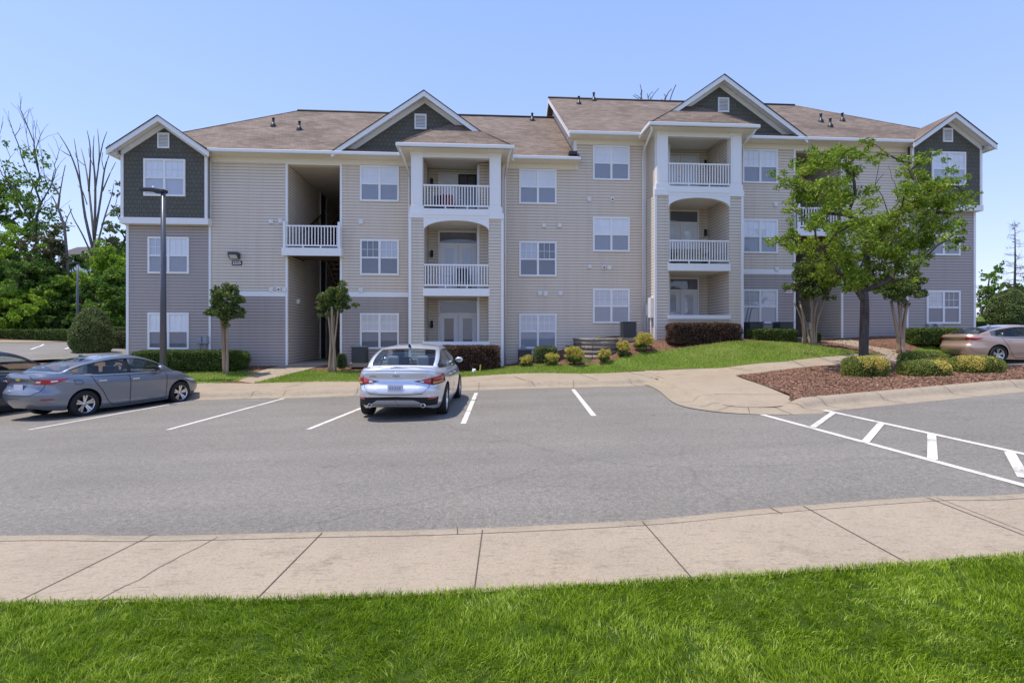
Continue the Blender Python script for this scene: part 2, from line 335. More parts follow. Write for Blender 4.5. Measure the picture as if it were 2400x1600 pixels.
# ------------------------------------------------------------------ terrain
def plane_z(x): return .0325 * x                                     # the car park falls gently to the left
def PX(u, v, Y): return ((u - 1176) / 1200 * Y, Y, CAMZ - (v - 768) / 1200 * Y)
_ct = []
for x in (-30, -22, -16, -12, -8, -4, 0, 4.6): _ct += [(x, 16.7, plane_z(x) + .14)]
for x in (-16, -9, -5, -1.8, 2, 5): _ct += [(x, 18.6, plane_z(x) + .20)]
for x in (-30, -20, -10, 0, 8, 16): _ct += [(x, 4.2, plane_z(x) + .13), (x, 1, plane_z(x) + .13), (x, -6, plane_z(x) + .13)]
for x in (-30, -15, -5, 3): _ct += [(x, 10, plane_z(x) + .13)]
YAW = R(3.894); _c, _s = math.cos(YAW), math.sin(YAW)
def b2w(xb, yb): return (_c * xb - _s * (yb + 22.355), _s * xb + _c * (yb + 22.355))
for xb in (-16, -11, -6, -2, 1.5): _ct += [(*b2w(xb, 0), .40), (*b2w(xb, 6), .45)]
for xb in (5.2, 8, 12, 16, 22.5): _ct += [(*b2w(xb, 0), 1.50), (*b2w(xb, 8), 1.6)]
_ct += [PX(*p) for p in ((1690, 785, 20.4), (1530, 805, 20.2), (1440, 820, 19.9), (1280, 838, 20.0), (1160, 846, 20), (1850, 790, 21), (1960, 808, 19.5), (1660, 845, 18), (1930, 817, 18.8), (1690, 862, 16.6),
    (1920, 838, 17.6), (2060, 830, 19), (1985, 870, 15.3), (2120, 880, 14.6), (2240, 866, 15.0), (2165, 828, 20.5), (2352, 838, 20), (2100, 790, 22), (100, 790, 44), (50, 800, 34), (150, 776, 50), (-150, 790, 40), (100, 752, 62), (210, 806, 26), (270, 800, 30),
    (1370, 837, 19.9), (1330, 839, 20.1), (1405, 829, 19.9), (1443, 783, 21.4), (1480, 806, 20.2), (2300, 745, 45), (2270, 772, 27), (2420, 760, 30))]
_ct += [(9, 11.45, plane_z(9) + .14), (12.6, 13.1, plane_z(12.6) + .14), (6.2, 10.55, plane_z(6.2) + .10), (4.3, 11.3, plane_z(4.3) + .03), (5.0, 10.5, plane_z(5) + .03), (5.4, 13.5, plane_z(5.4) + .14), (18, 14, plane_z(18) + .1), (-300, 300, 9), (300, 300, 9), (0, 300, 9), (-300, 0, 1), (300, 0, 4), (0, -120, 0), (0, 60, 2.2), (40, 60, 3), (60, 30, 3), (-60, 20, .6)]
_ct = np.array(_ct)
def _tps(d2): return np.where(d2 > 1e-9, .5 * d2 * np.log(np.maximum(d2, 1e-12)), 0)
_n = len(_ct); _A = np.zeros((_n + 3, _n + 3)); _d2 = ((_ct[:, None, :2] - _ct[None, :, :2]) ** 2).sum(-1)
_A[:_n, :_n] = _tps(_d2) + np.eye(_n) * .10; _A[:_n, _n] = 1; _A[:_n, _n + 1:] = _ct[:, :2]; _A[_n, :_n] = 1; _A[_n + 1:, :_n] = _ct[:, :2].T
_w = np.linalg.solve(_A, np.concatenate([_ct[:, 2], np.zeros(3)]))
def G(x, y):
    x = np.atleast_1d(np.asarray(x, float)); y = np.atleast_1d(np.asarray(y, float)); out = np.empty(len(x))
    for i in range(0, len(x), 4000):
        d2 = (x[i:i + 4000, None] - _ct[None, :, 0]) ** 2 + (y[i:i + 4000, None] - _ct[None, :, 1]) ** 2
        out[i:i + 4000] = _tps(d2) @ _w[:_n] + _w[_n] + _w[_n + 1] * x[i:i + 4000] + _w[_n + 2] * y[i:i + 4000]
    return out
def g1(x, y): return float(G(x, y)[0])
def ground_at(u, v, lo=10.0, hi=80):
    """where the line of sight meets the land"""
    t = np.linspace(lo, hi, 3000); X = (u - 1176) / 1200 * t; Z = CAMZ - (v - 768) / 1200 * t
    b = Z <= G(X, t); i = int(np.argmax(b)) if b.any() else len(t) - 1; return (float(X[i]), float(t[i]))
def lot_at(u, v, dz=0):
    a, b = (u - 1176) / 1200, (v - 768) / 1200; t = (CAMZ - dz) / (b + .0325 * a); return (a * t, t)

def zone(name, poly, mat, zf, grid=.5, parent=None, kind='structure'):
    """flat polygon (x, y) cut along a grid and laid on the height function zf"""
    bm = bmesh.new(); bm.faces.new([bm.verts.new((x, y, 0)) for x, y in poly]); bmesh.ops.triangulate(bm, faces=bm.faces)
    xs = [p[0] for p in poly]; ys = [p[1] for p in poly]
    for ax, lo, hi in ((0, min(xs), max(xs)), (1, min(ys), max(ys))):
        k = math.ceil(lo / grid) * grid
        while k < hi:
            co = Vector((k, 0, 0)) if ax == 0 else Vector((0, k, 0)); no = Vector((1, 0, 0)) if ax == 0 else Vector((0, 1, 0))
            bmesh.ops.bisect_plane(bm, geom=bm.verts[:] + bm.edges[:] + bm.faces[:], plane_co=co, plane_no=no, dist=1e-5); k += grid
    co = np.array([v.co[:2] for v in bm.verts]); z = zf(co[:, 0], co[:, 1])
    for v, q in zip(bm.verts, z): v.co.z = q
    for f in bm.faces:
        f.smooth = True
        if f.normal.z < 0: f.normal_flip()
    bmesh.ops.recalc_face_normals(bm, faces=bm.faces)
    if sum(f.normal.z for f in bm.faces) < 0: bmesh.ops.reverse_faces(bm, faces=bm.faces)
    me = bpy.data.meshes.new(name); bm.to_mesh(me); bm.free(); o = link(name, me, mat, parent); tag(o, kind=kind); return o

def inside(poly, x, y):
    x = np.asarray(x); y = np.asarray(y); r = np.zeros(len(x), bool); n = len(poly)
    for i in range(n):
        x0, y0 = poly[i]; x1, y1 = poly[(i + 1) % n]
        with np.errstate(divide='ignore', invalid='ignore'): c = ((y0 > y) != (y1 > y)) & (x < (x1 - x0) * (y - y0) / (y1 - y0) + x0)
        r ^= c
    return r
def smooth_line(pts, n=6):
    P = [np.array(p, float) for p in pts]; out = []
    for i in range(len(P) - 1):
        a, b, c, d = P[max(i - 1, 0)], P[i], P[i + 1], P[min(i + 2, len(P) - 1)]
        for k in range(n):
            t = k / n; out.append(.5 * (2 * b + (c - a) * t + (2 * a - 5 * b + 4 * c - d) * t * t + (3 * b - a - 3 * c + d) * t ** 3))
    out.append(P[-1]); return [tuple(p) for p in out]
def sweep(name, line, prof, mat, kind='structure'):
    """prof: function(i, x, y) -> list of (offset to the left of travel, z)"""
    L = np.array(line); d = np.gradient(L, axis=0); d /= np.linalg.norm(d, axis=1)[:, None]; nrm = np.stack([-d[:, 1], d[:, 0]], 1)
    V = []; m = None
    for i, (p, q) in enumerate(zip(L, nrm)):
        pr = prof(i, p[0], p[1]); m = len(pr)
        for o, z in pr: V.append((p[0] + q[0] * o, p[1] + q[1] * o, z))
    F = [(i * m + k, (i + 1) * m + k, (i + 1) * m + k + 1, i * m + k + 1) for i in range(len(L) - 1) for k in range(m - 1)]
    o = npmesh(name, V, np.array(F), mat, smooth=True); o.data.flip_normals() if o.data.polygons[0].normal.z < 0 else None
    o.data.set_sharp_from_angle(angle=R(50)); return tag(o, kind=kind)

def blades(name, x, y, z, h, wd, mat, lean=.35, parent=None, b=None, tone=None):
    n = len(x); a = rng.uniform(0, 2 * np.pi, n); b = rng.uniform(0, 2 * np.pi, n) if b is None else b; l = np.abs(rng.normal(0, lean, n)) * h
    dx, dy = np.cos(a) * wd, np.sin(a) * wd; lx, ly = np.cos(b) * l, np.sin(b) * l
    V = np.empty((n, 5, 3))
    V[:, 0] = np.stack([x - dx, y - dy, z - .01], 1); V[:, 1] = np.stack([x + dx, y + dy, z - .01], 1)
    V[:, 2] = np.stack([x + dx * .7 + lx * .35, y + dy * .7 + ly * .35, z + h * .55], 1); V[:, 3] = np.stack([x - dx * .7 + lx * .35, y - dy * .7 + ly * .35, z + h * .55], 1)
    V[:, 4] = np.stack([x + lx, y + ly, z + h], 1)
    i = np.arange(n)[:, None] * 5
    return npmesh(name, V.reshape(-1, 3), [i + np.array([[0, 1, 2, 3]]), i + np.array([[3, 2, 4]])], mat, parent, rnd=np.tile(rng.random(n) if tone is None else tone, 2))

def leaf_quads(P, size, wr=.45, droop=0., flat=0.):
    """diamond leaves at points P; returns V, F"""
    n = len(P); d = rng.normal(size=(n, 3)); d[:, 2] = d[:, 2] * (1 - flat) - droop; d /= np.linalg.norm(d, axis=1)[:, None]
    k = rng.normal(size=(n, 3)); k[:, 2] *= .6; u = np.cross(d, k); u /= np.linalg.norm(u, axis=1)[:, None] + 1e-9
    s = (size * rng.uniform(.6, 1.3, n))[:, None]
    V = np.stack([P - d * s * .5, P + u * s * wr * .5, P + d * s * .5, P - u * s * wr * .5], 1)
    return V.reshape(-1, 3), np.arange(n * 4).reshape(n, 4)

# ------------------------------------------------------------------ ground, roads, paths
def base_z(x, y):
    z = G(x, y); p = plane_z(x); near = (y < 19.6) & (y > -20)
    return np.where(near, np.minimum(z, p) - .2, z - .10)
gx = np.concatenate([np.linspace(-900, -70, 12), np.linspace(-62, 62, 63), np.linspace(70, 900, 12)]); gy = np.concatenate([np.linspace(-300, -10, 8), np.linspace(-6, 70, 39), np.linspace(75, 900, 14)])
XX, YY = np.meshgrid(gx, gy); ZZ = base_z(XX.ravel(), YY.ravel())
nx, ny = len(gx), len(gy); ii = (np.arange(ny - 1)[:, None] * nx + np.arange(nx - 1)[None]).ravel()
tag(npmesh('ground', np.stack([XX.ravel(), YY.ravel(), ZZ], 1), np.stack([ii, ii + 1, ii + nx + 1, ii + nx], 1), 'field', smooth=True), kind='structure')

zone('car_park', [(-60, 3.0), (50, 3.0), (50, 19), (-60, 19)], 'asphalt', lambda x, y: plane_z(x), 2)
flat = lambda dz: (lambda x, y: plane_z(x) + dz)
land = lambda dz: (lambda x, y: G(x, y) + dz)

# near footpath with its kerb, and the lawn we stand on
KO = [lot_at(u, v, .13) for u, v in ((0, 1226), (350, 1226), (740, 1217), (1050, 1210), (1470, 1190), (1740, 1165), (2120, 1137), (2352, 1130))]
KI = [lot_at(u, v, .13) for u, v in ((0, 1390), (580, 1380), (1090, 1360), (1600, 1330), (2352, 1278))]
KO = [(-14, KO[0][1] + .35), (-9, KO[0][1] + .12)] + KO + [(9, KO[-1][1] + .35), (14, KO[-1][1] + .9)]
KI = [(-14, KI[0][1] + .1)] + KI + [(9, KI[-1][1] + .5), (14, KI[-1][1] + 1.1)]
KO, KI = smooth_line(KO, 5), smooth_line(KI, 5)
def yk(line, x): a = np.array(line); return np.interp(x, a[:, 0], a[:, 1])
sweep('near_kerb', KO, lambda i, x, y: [(.10, plane_z(x) - .05), (.015, plane_z(x) + .02), (.0, plane_z(x) + .10), (-.03, plane_z(x) + .128), (-.145, plane_z(x) + .130), (-.15, plane_z(x) + .05)], 'kerb')
KX = [(x, y - .158) for x, y in KO]
zone('near_footpath', KX + KI[::-1], 'concrete', flat(.130), .7)
zone('soil_strip', [(x, y - .10) for x, y in KO] + [(x, y - .2) for x, y in KO][::-1], 'joint', flat(.108), 2)
zone('near_lawn', [(x, y + .03) for x, y in KI] + [(14, -4), (-14, -4)], 'soil', flat(.122), .8)
def strip(name, p, q, wd, mat, zf):
    p, q = np.array(p), np.array(q); d = (q - p) / np.linalg.norm(q - p); n = np.array([-d[1], d[0]]) * wd / 2
    return zone(name, [tuple(p + n), tuple(p - n), tuple(q - n), tuple(q + n)], mat, zf, 1.0)
def wobble(p, q, k, a):
    p, q = np.array(p), np.array(q); d = q - p; n = np.array([-d[1], d[0]]); return [tuple(p + d * t + n * (rng.normal(0, a) if 0 < t < 1 else 0)) for t in np.linspace(0, 1, k)]
for a, b in (((352, 1226), (0, 1400)), ((740, 1222), (580, 1384)), ((1108, 1216), (1088, 1364)), ((1476, 1197), (1600, 1338)), ((1845, 1161), (2100, 1300)), ((2128, 1141), (2352, 1228)), ((0, 1298), (-120, 1350))):
    strip('footpath_joint', lot_at(*a, .134), lot_at(*b, .134), .008, 'joint', flat(.134))
for a, b in (((2150, 1141), (2352, 1219)),): strip('footpath_joint', lot_at(*a, .134), lot_at(*b, .134), .005, 'joint', flat(.134))
ck = wobble(lot_at(500, 1232, .134), lot_at(225, 1378, .134), 12, .012)
tag(sweep('footpath_crack', ck, lambda i, x, y: [(.003, plane_z(x) + .134), (-.003, plane_z(x) + .134)], 'joint'))
ck = wobble(lot_at(150, 1380, .134), lot_at(300, 1374, .134), 8, .02)
sweep('footpath_crack', ck, lambda i, x, y: [(.004, plane_z(x) + .134), (-.004, plane_z(x) + .134)], 'joint')
for u, v in ((1050, 1209), (1768, 1165)):
    x, y = lot_at(u, v, .13); strip('kerb_joint', (x, y), (x + .02, y - .16), .008, 'joint', flat(.1335))

# far kerb: straight run, corner, dropped ramp, island
FK = [(-60, 15.75), (-30, 15.85), (-14, 15.95), (-8, 16.0)] + [lot_at(u, v) for u, v in ((700, 910), (1100, 893))] + [lot_at(1400, 885), lot_at(1500, 882), lot_at(1545, 895), lot_at(1590, 924), lot_at(1640, 937), lot_at(1720, 944), lot_at(1830, 943), lot_at(1900, 934), lot_at(2110, 914), lot_at(2340, 892), lot_at(2480, 882)]
FK = [p for p in FK]; FK += [(16.2, 15.2), (16.6, 16.6), (15.9, 17.6)]
FKs = smooth_line(FK, 6)
ramp_c = np.array(lot_at(1715, 944))
def kh(x, y):
    d = math.hypot(x - ramp_c[0], y - ramp_c[1]); return .012 + .128 * min(1, max(0, (d - .75) / .7))
sweep('kerb', FKs, lambda i, x, y: [(-.42, plane_z(x) + .004), (-.02, plane_z(x) + .016), (.02, plane_z(x) + .02), (.07, plane_z(x) + .02 + kh(x, y) * .35), (.13, plane_z(x) + .02 + kh(x, y) * .8), (.20, plane_z(x) + .02 + kh(x, y)), (.36, plane_z(x) + .02 + kh(x, y) * 1.04), (.38, plane_z(x) - .05)], 'kerb')
for i in range(6, len(FKs) - 14, 4):
    if 4.2 < FKs[i][0] < 5.4 and FKs[i][1] > 12.5: continue
    (x0, y0), (x1, y1) = FKs[i], FKs[i + 1]; d = np.array([x1 - x0, y1 - y0]); d /= np.linalg.norm(d) + 1e-9; n = np.array([-d[1], d[0]])
    h = kh(x0, y0); ln = [np.array([x0, y0]) + n * o for o in (-.42, 0.02, .07, .13, .20, .36)]; zz = [.008, .025, .025 + h * .35, .025 + h * .8, .025 + h, .025 + h * 1.04]
    V = []
    for p, z in zip(ln, zz):
        for s_ in (-.006, .006): q = p + d * s_ - n * .004; V.append((q[0], q[1], plane_z(q[0]) + z))
    tag(npmesh('kerb_joint', V, np.array([(2 * k, 2 * k + 1, 2 * k + 3, 2 * k + 2) for k in range(5)]), 'joint'), kind='structure')

_L = np.array(FKs); _d = np.gradient(_L, axis=0); _d /= np.linalg.norm(_d, axis=1)[:, None]; FKn = np.stack([-_d[:, 1], _d[:, 0]], 1)
i_c = int(np.argmin(np.hypot(*(_L - ramp_c).T)))                     # kerb index nearest the ramp
def off_k(x_a, x_b, o):
    """kerb points set back by o, from the island end of the ramp to the far corner"""
    ia = i_c + int(np.argmin(np.abs(_L[i_c:i_c + 20, 0] - x_a))); ib = next(i for i in range(len(_L)) if _L[i, 0] > 4.4) - 1
    return [tuple(_L[i] + FKn[i] * o) for i in range(ia, ib, -1)]
ga = lambda *pts: [ground_at(u, v) for u, v in pts]
bw = lambda xb, yb: b2w(xb, yb)
# mulch under everything along the front of the building
zone('mulch_bed', [(-24, 18.4), (-9, 18.4), (4.6, 18.5)] + ga((1660, 845), (1930, 817), (2040, 818), (2165, 822)) + [(19, 22), bw(23.5, .6), bw(4.2, .6), bw(-15, .6), (-24, 22)], 'mulch', land(-.004), .6)
LAWN_R = ga((581, 880), (644, 865), (704, 851), (820, 853), (960, 852), (1060, 852), (1150, 845), (1280, 838), (1440, 820), (1530, 805), (1600, 795), (1690, 785), (1770, 786), (1850, 790), (1910, 800), (1960, 808), (2040, 816), (1930, 817), (1800, 831), (1660, 845), (1500, 850), (1060, 867), (820, 878))
LAWN_L = ga((547, 876), (600, 859), (560, 850), (440, 852), (330, 853), (200, 860), (0, 872), (-250, 880), (-250, 905), (0, 900), (430, 884))
LAWN_P = ga((2075, 812), (2120, 797), (2170, 797), (2300, 800), (2300, 818), (2165, 821))
zone('lawn', LAWN_R, 'lawn', land(.012), .5); zone('lawn', LAWN_L, 'lawn', land(.012), .5); zone('lawn', LAWN_P, 'lawn', land(.012), .5)
fkb = [(x, y + .34) for x, y in FKs if x < 4.6 and y > 15.5]
zone('footpath', fkb + [(4.9, 18.55), (1, 18.58), (-5, 18.6), (-12, 18.62), (-30, 18.6)], 'concrete', lambda x, y: np.maximum(G(x, y), plane_z(x) + .15) + .014, .5)
zone('footpath', ga((1480, 851), (1660, 845), (1800, 831), (1930, 817), (2040, 817), (2000, 803), (1890, 784), (1950, 779), (2000, 795), (2080, 808), (2165, 820), (2165, 836), (2060, 832), (1920, 838), (1690, 862)) + ga((1730, 868), (1800, 880), (1880, 900)) + off_k(lot_at(1850, 943)[0], lot_at(1530, 885)[0], .33), 'concrete', lambda x, y: np.maximum(G(x, y) + .006, plane_z(x) + .02), .3)
_cn = [tuple(_L[i] + FKn[i] * .24) for i in range(i_c) if 4.1 < _L[i][0] and _L[i][1] > 13.2]
zone('footpath', _cn + [(5.9, 14.2), (5.9, 17.6), (4.2, 17.6)], 'concrete', lambda x, y: np.minimum(plane_z(x) + .15, G(x, y) - .002), .4)
zone('footpath', ga((547, 876), (579, 858), (664, 836), (676, 830), (765, 832), (752, 838), (704, 850), (644, 865), (581, 881)), 'concrete', land(.018), .4)
ISL = ga((1690, 863), (1920, 839), (2060, 833.5), (2110, 838), (2230, 850), (2352, 861)) + [tuple(_L[i] + FKn[i] * .36) for i in range(len(_L) - 3, i_c + 7, -1)] + ga((1815, 912),)
zone('mulch_bed', ISL, 'mulch', lambda x, y: np.maximum(G(x, y), plane_z(x) + .13) + .022, .4)
for a, b in (((1180, 865), (1225, 880)), ((1330, 858), (1372, 876)), ((930, 872), (905, 886)), ((700, 879), (650, 893)), ((1440, 853), (1500, 868))):
    strip('footpath_joint', ground_at(*a), ground_at(*b), .02, 'joint', lambda x, y: np.maximum(G(x, y), plane_z(x) + .15) + .019)
for a, b in (((1673, 845), (1730, 852)), ((1820, 829), (1850, 843)), ((1640, 906), (1828, 906))):
    strip('footpath_joint', ground_at(*a), ground_at(*b), .018, 'joint', lambda x, y: np.maximum(G(x, y) + .006, plane_z(x) + .02) + .006)
# lot beside the right end and the one behind the left end
zone('side_car_park', ga((2078, 838), (2165, 824), (2300, 823), (2470, 823)) + [(30, 19), (30, 14), (16.9, 15.3), (16.2, 17.6)], 'asphalt', land(.03), .8)
zone('side_kerb', ga((2110, 838), (2230, 849), (2352, 860), (2420, 866), (2420, 872), (2352, 866), (2230, 855), (2105, 842)), 'kerb', land(.04), .8)
zone('rear_car_park', ga((-600, 786), (-100, 787), (165, 786), (300, 786)) + [(-19, 30), (-17, 23), (-26, 22), (-60, 24)], 'asphalt', land(.02), 2.0)
zone('rear_kerb', ga((-600, 782), (-100, 782.5), (165, 782), (300, 782), (300, 786), (165, 786), (-100, 787)), 'kerb', land(.06), 2.0)
zone('mulch_bed', ga((-600, 774), (-100, 774), (165, 773), (300, 773), (300, 782), (165, 782), (-100, 782.5)), 'mulch', land(.05), 2.0)
strip('stall_line', ground_at(70, 804), ground_at(100, 791), .14, 'paint', land(.03)); strip('stall_line', ground_at(150, 803), ground_at(170, 794), .14, 'paint', land(.03))
# painted bays
for a, b in (((66, 987), (460, 916)), ((385, 987), (657, 913.5)), ((708, 986), (860, 925)), ((1064, 973), (1094, 902)), ((1364, 955), (1316, 894)), ((-40, 955), (150, 936))):
    strip('stall_line', lot_at(*a), lot_at(*b), .105, 'paint', flat(.005))
h0, h1, h2, h3 = lot_at(1706, 940), lot_at(2352, 1113), lot_at(1884, 940), lot_at(2352, 1040)
strip('hatch_line', h0, (h1[0], h1[1] - .3), .10, 'paint', flat(.005)); strip('hatch_line', h2, (h3[0] + .02, h3[1] - 1.4), .10, 'paint', flat(.005))
for a, b in (((1866, 982), (1914, 948)), ((1986, 1017), (2024, 973)), ((2142, 1056), (2140, 998)), ((2352, 1098), (2318, 1038))):
    strip('hatch_line', lot_at(*a), lot_at(*b), .10, 'paint', flat(.009))

# grass blades, wood chips
def near_grass():
    nt_ = 23000; per = 24; ty_ = 4.1 - (4.1 - .9) * rng.random(nt_) ** 1.1; tx_ = rng.uniform(-1, 1, nt_) * (1.35 + 1.05 * np.maximum(ty_, 0)); a = np.sin(tx_ * 2.1 + 1.7 * np.sin(ty_ * 2.6)) * 2.2 + rng.normal(0, .9, nt_); th = rng.uniform(.65, 1.25, nt_); tt = rng.random(nt_)
    r_ = lambda v: np.repeat(v, per); n = nt_ * per; x = r_(tx_) + rng.normal(0, .021, n); y = r_(ty_) + rng.normal(0, .021, n); e = yk(KI, x); k = y < e + .015 + .02 * np.sin(x * 7) * np.sin(x * 2.3)
    h = r_(th) * (.014 + .018 * rng.random(n)); b = r_(a) + rng.normal(0, .8, n); tone = .5 * r_(tt) + .5 * rng.random(n)
    return blades('near_grass', x[k], y[k], plane_z(x[k]) + .122, h[k], .0022, 'blade', .95, None, b[k], tone[k])
o = near_grass(); xe = rng.uniform(-8, 8, 16000); ye = yk(KI, xe) + rng.normal(.0, .018, 16000) + .012 * np.sin(xe * 9) * np.sin(xe * 3.1)
tag(blades('edge_grass', xe, ye, plane_z(xe) + .122, rng.uniform(.018, .05, 16000), .0024, 'blade', .8), 'green grass tufts along the edge of the near footpath', 'grass', kind='stuff')
tag(o, 'dense bright green mown grass along the near footpath', 'grass', kind='stuff')
def fill(poly, n, hmin, hmax, wd, mat, name, dz=.012):
    P = np.array(poly); lo, hi = P.min(0), P.max(0); x = rng.uniform(lo[0], hi[0], n); y = rng.uniform(lo[1], hi[1], n); k = inside(poly, x, y); x, y = x[k], y[k]
    return blades(name, x, y, G(x, y) + dz, rng.uniform(hmin, hmax, len(x)), wd, mat, .5)
for P, n in ((LAWN_R, 95000), (LAWN_L, 26000), (LAWN_P, 5000)):
    tag(fill(P, n, .03, .075, .007, 'dryblade', 'lawn_grass'), 'mown lawn grass in front of the apartment building', 'grass', kind='stuff')
def chips(poly, n, dz, name, s=.045):
    P = np.array(poly); lo, hi = P.min(0), P.max(0); x = rng.uniform(lo[0], hi[0], n); y = rng.uniform(lo[1], hi[1], n); k = inside(poly, x, y); x, y = x[k], y[k]
    V, F = leaf_quads(np.stack([x, y, np.where(y < 17.8, np.maximum(G(x, y), plane_z(x) + .13), G(x, y)) + dz], 1), s, .4, 0, .75); return tag(npmesh(name, V, F, 'chip', rnd=rng.random(len(F))), 'loose reddish brown wood chips', 'mulch', kind='stuff')
chips(ISL, 26000, .03, 'wood_chips', .06)
chips([(-15, 19.0), (4, 19.0), (13, 18.8), (18, 21), bw(22, -.1), bw(4.2, -.1), bw(-14, -.1)], 22000, .012, 'wood_chips', .06)

# ------------------------------------------------------------------ the apartment building
ox, oy = b2w(0, 0)
BZ = .454                                                             # level of the lower ground floor
bld = empty('apartment_building', (ox, oy, BZ), YAW, 'three storey beige apartment building with dark green gables and white balconies', 'building')
MID, DUP = 4.23, 1.093
MS = .667                                                             # main roof slope
def sub(mb, name, mats, parent=bld, bevel=0): return mb.build(name, mats, parent, bevel)

def window(xb, y, z, kind='blind', low='screen', parent=bld, w=1.62, h=1.505):
    f = MB(); t = .075; d = .05
    for a in ((0, w, 0, t), (0, w, h - t, h), (0, t, t, h - t), (w - t, w, t, h - t), (w / 2 - .045, w / 2 + .045, t, h - t)): f.box(xb + a[0], xb + a[1], y - d, y + .02, z + a[2], z + a[3])
    mid = z + h * .49
    for s in (0, 1):
        x0 = xb + t + s * (w / 2 - t + .045); x1 = xb + w / 2 - .045 + s * (w / 2 - t + .045)
        f.box(x0, x1, y - .042, y, mid - .03, mid + .03)
        for k in (1, 2): xx = x0 + (x1 - x0) * k / 3; f.box(xx - .008, xx + .008, y - .020, y - .012, mid + .03, z + h - t)
        f.box(x0, x1, y - .021, y - .011, (mid + z + h - t) / 2 - .008, (mid + z + h - t) / 2 + .008)
    o = sub(f, 'window', 'trim', parent)
    for s in (0, 1):
        x0 = xb + t + s * (w / 2 - t + .045); x1 = xb + w / 2 - .045 + s * (w / 2 - t + .045); k = kind[s] if isinstance(kind, (list, tuple)) else kind
        b = MB(); b.box(x0, x1, y - .006, y + .0, mid + .03, z + h - t); sub(b, 'blind', k, o)
        l = low[s] if isinstance(low, (list, tuple)) else low
        b = MB(); b.box(x0, x1, y - .008, y + .0, z + t, mid - .03); sub(b, 'insect_screen', l, o)
        g = MB(); g.face([(x0, y - .026, mid + .03), (x1, y - .026, mid + .03), (x1, y - .026, z + h - t), (x0, y - .026, z + h - t)]); g.face([(x0, y - .022, z + t), (x1, y - .022, z + t), (x1, y - .022, mid - .03), (x0, y - .022, mid - .03)]); sub(g, 'pane', 'wglass', o)
    return o

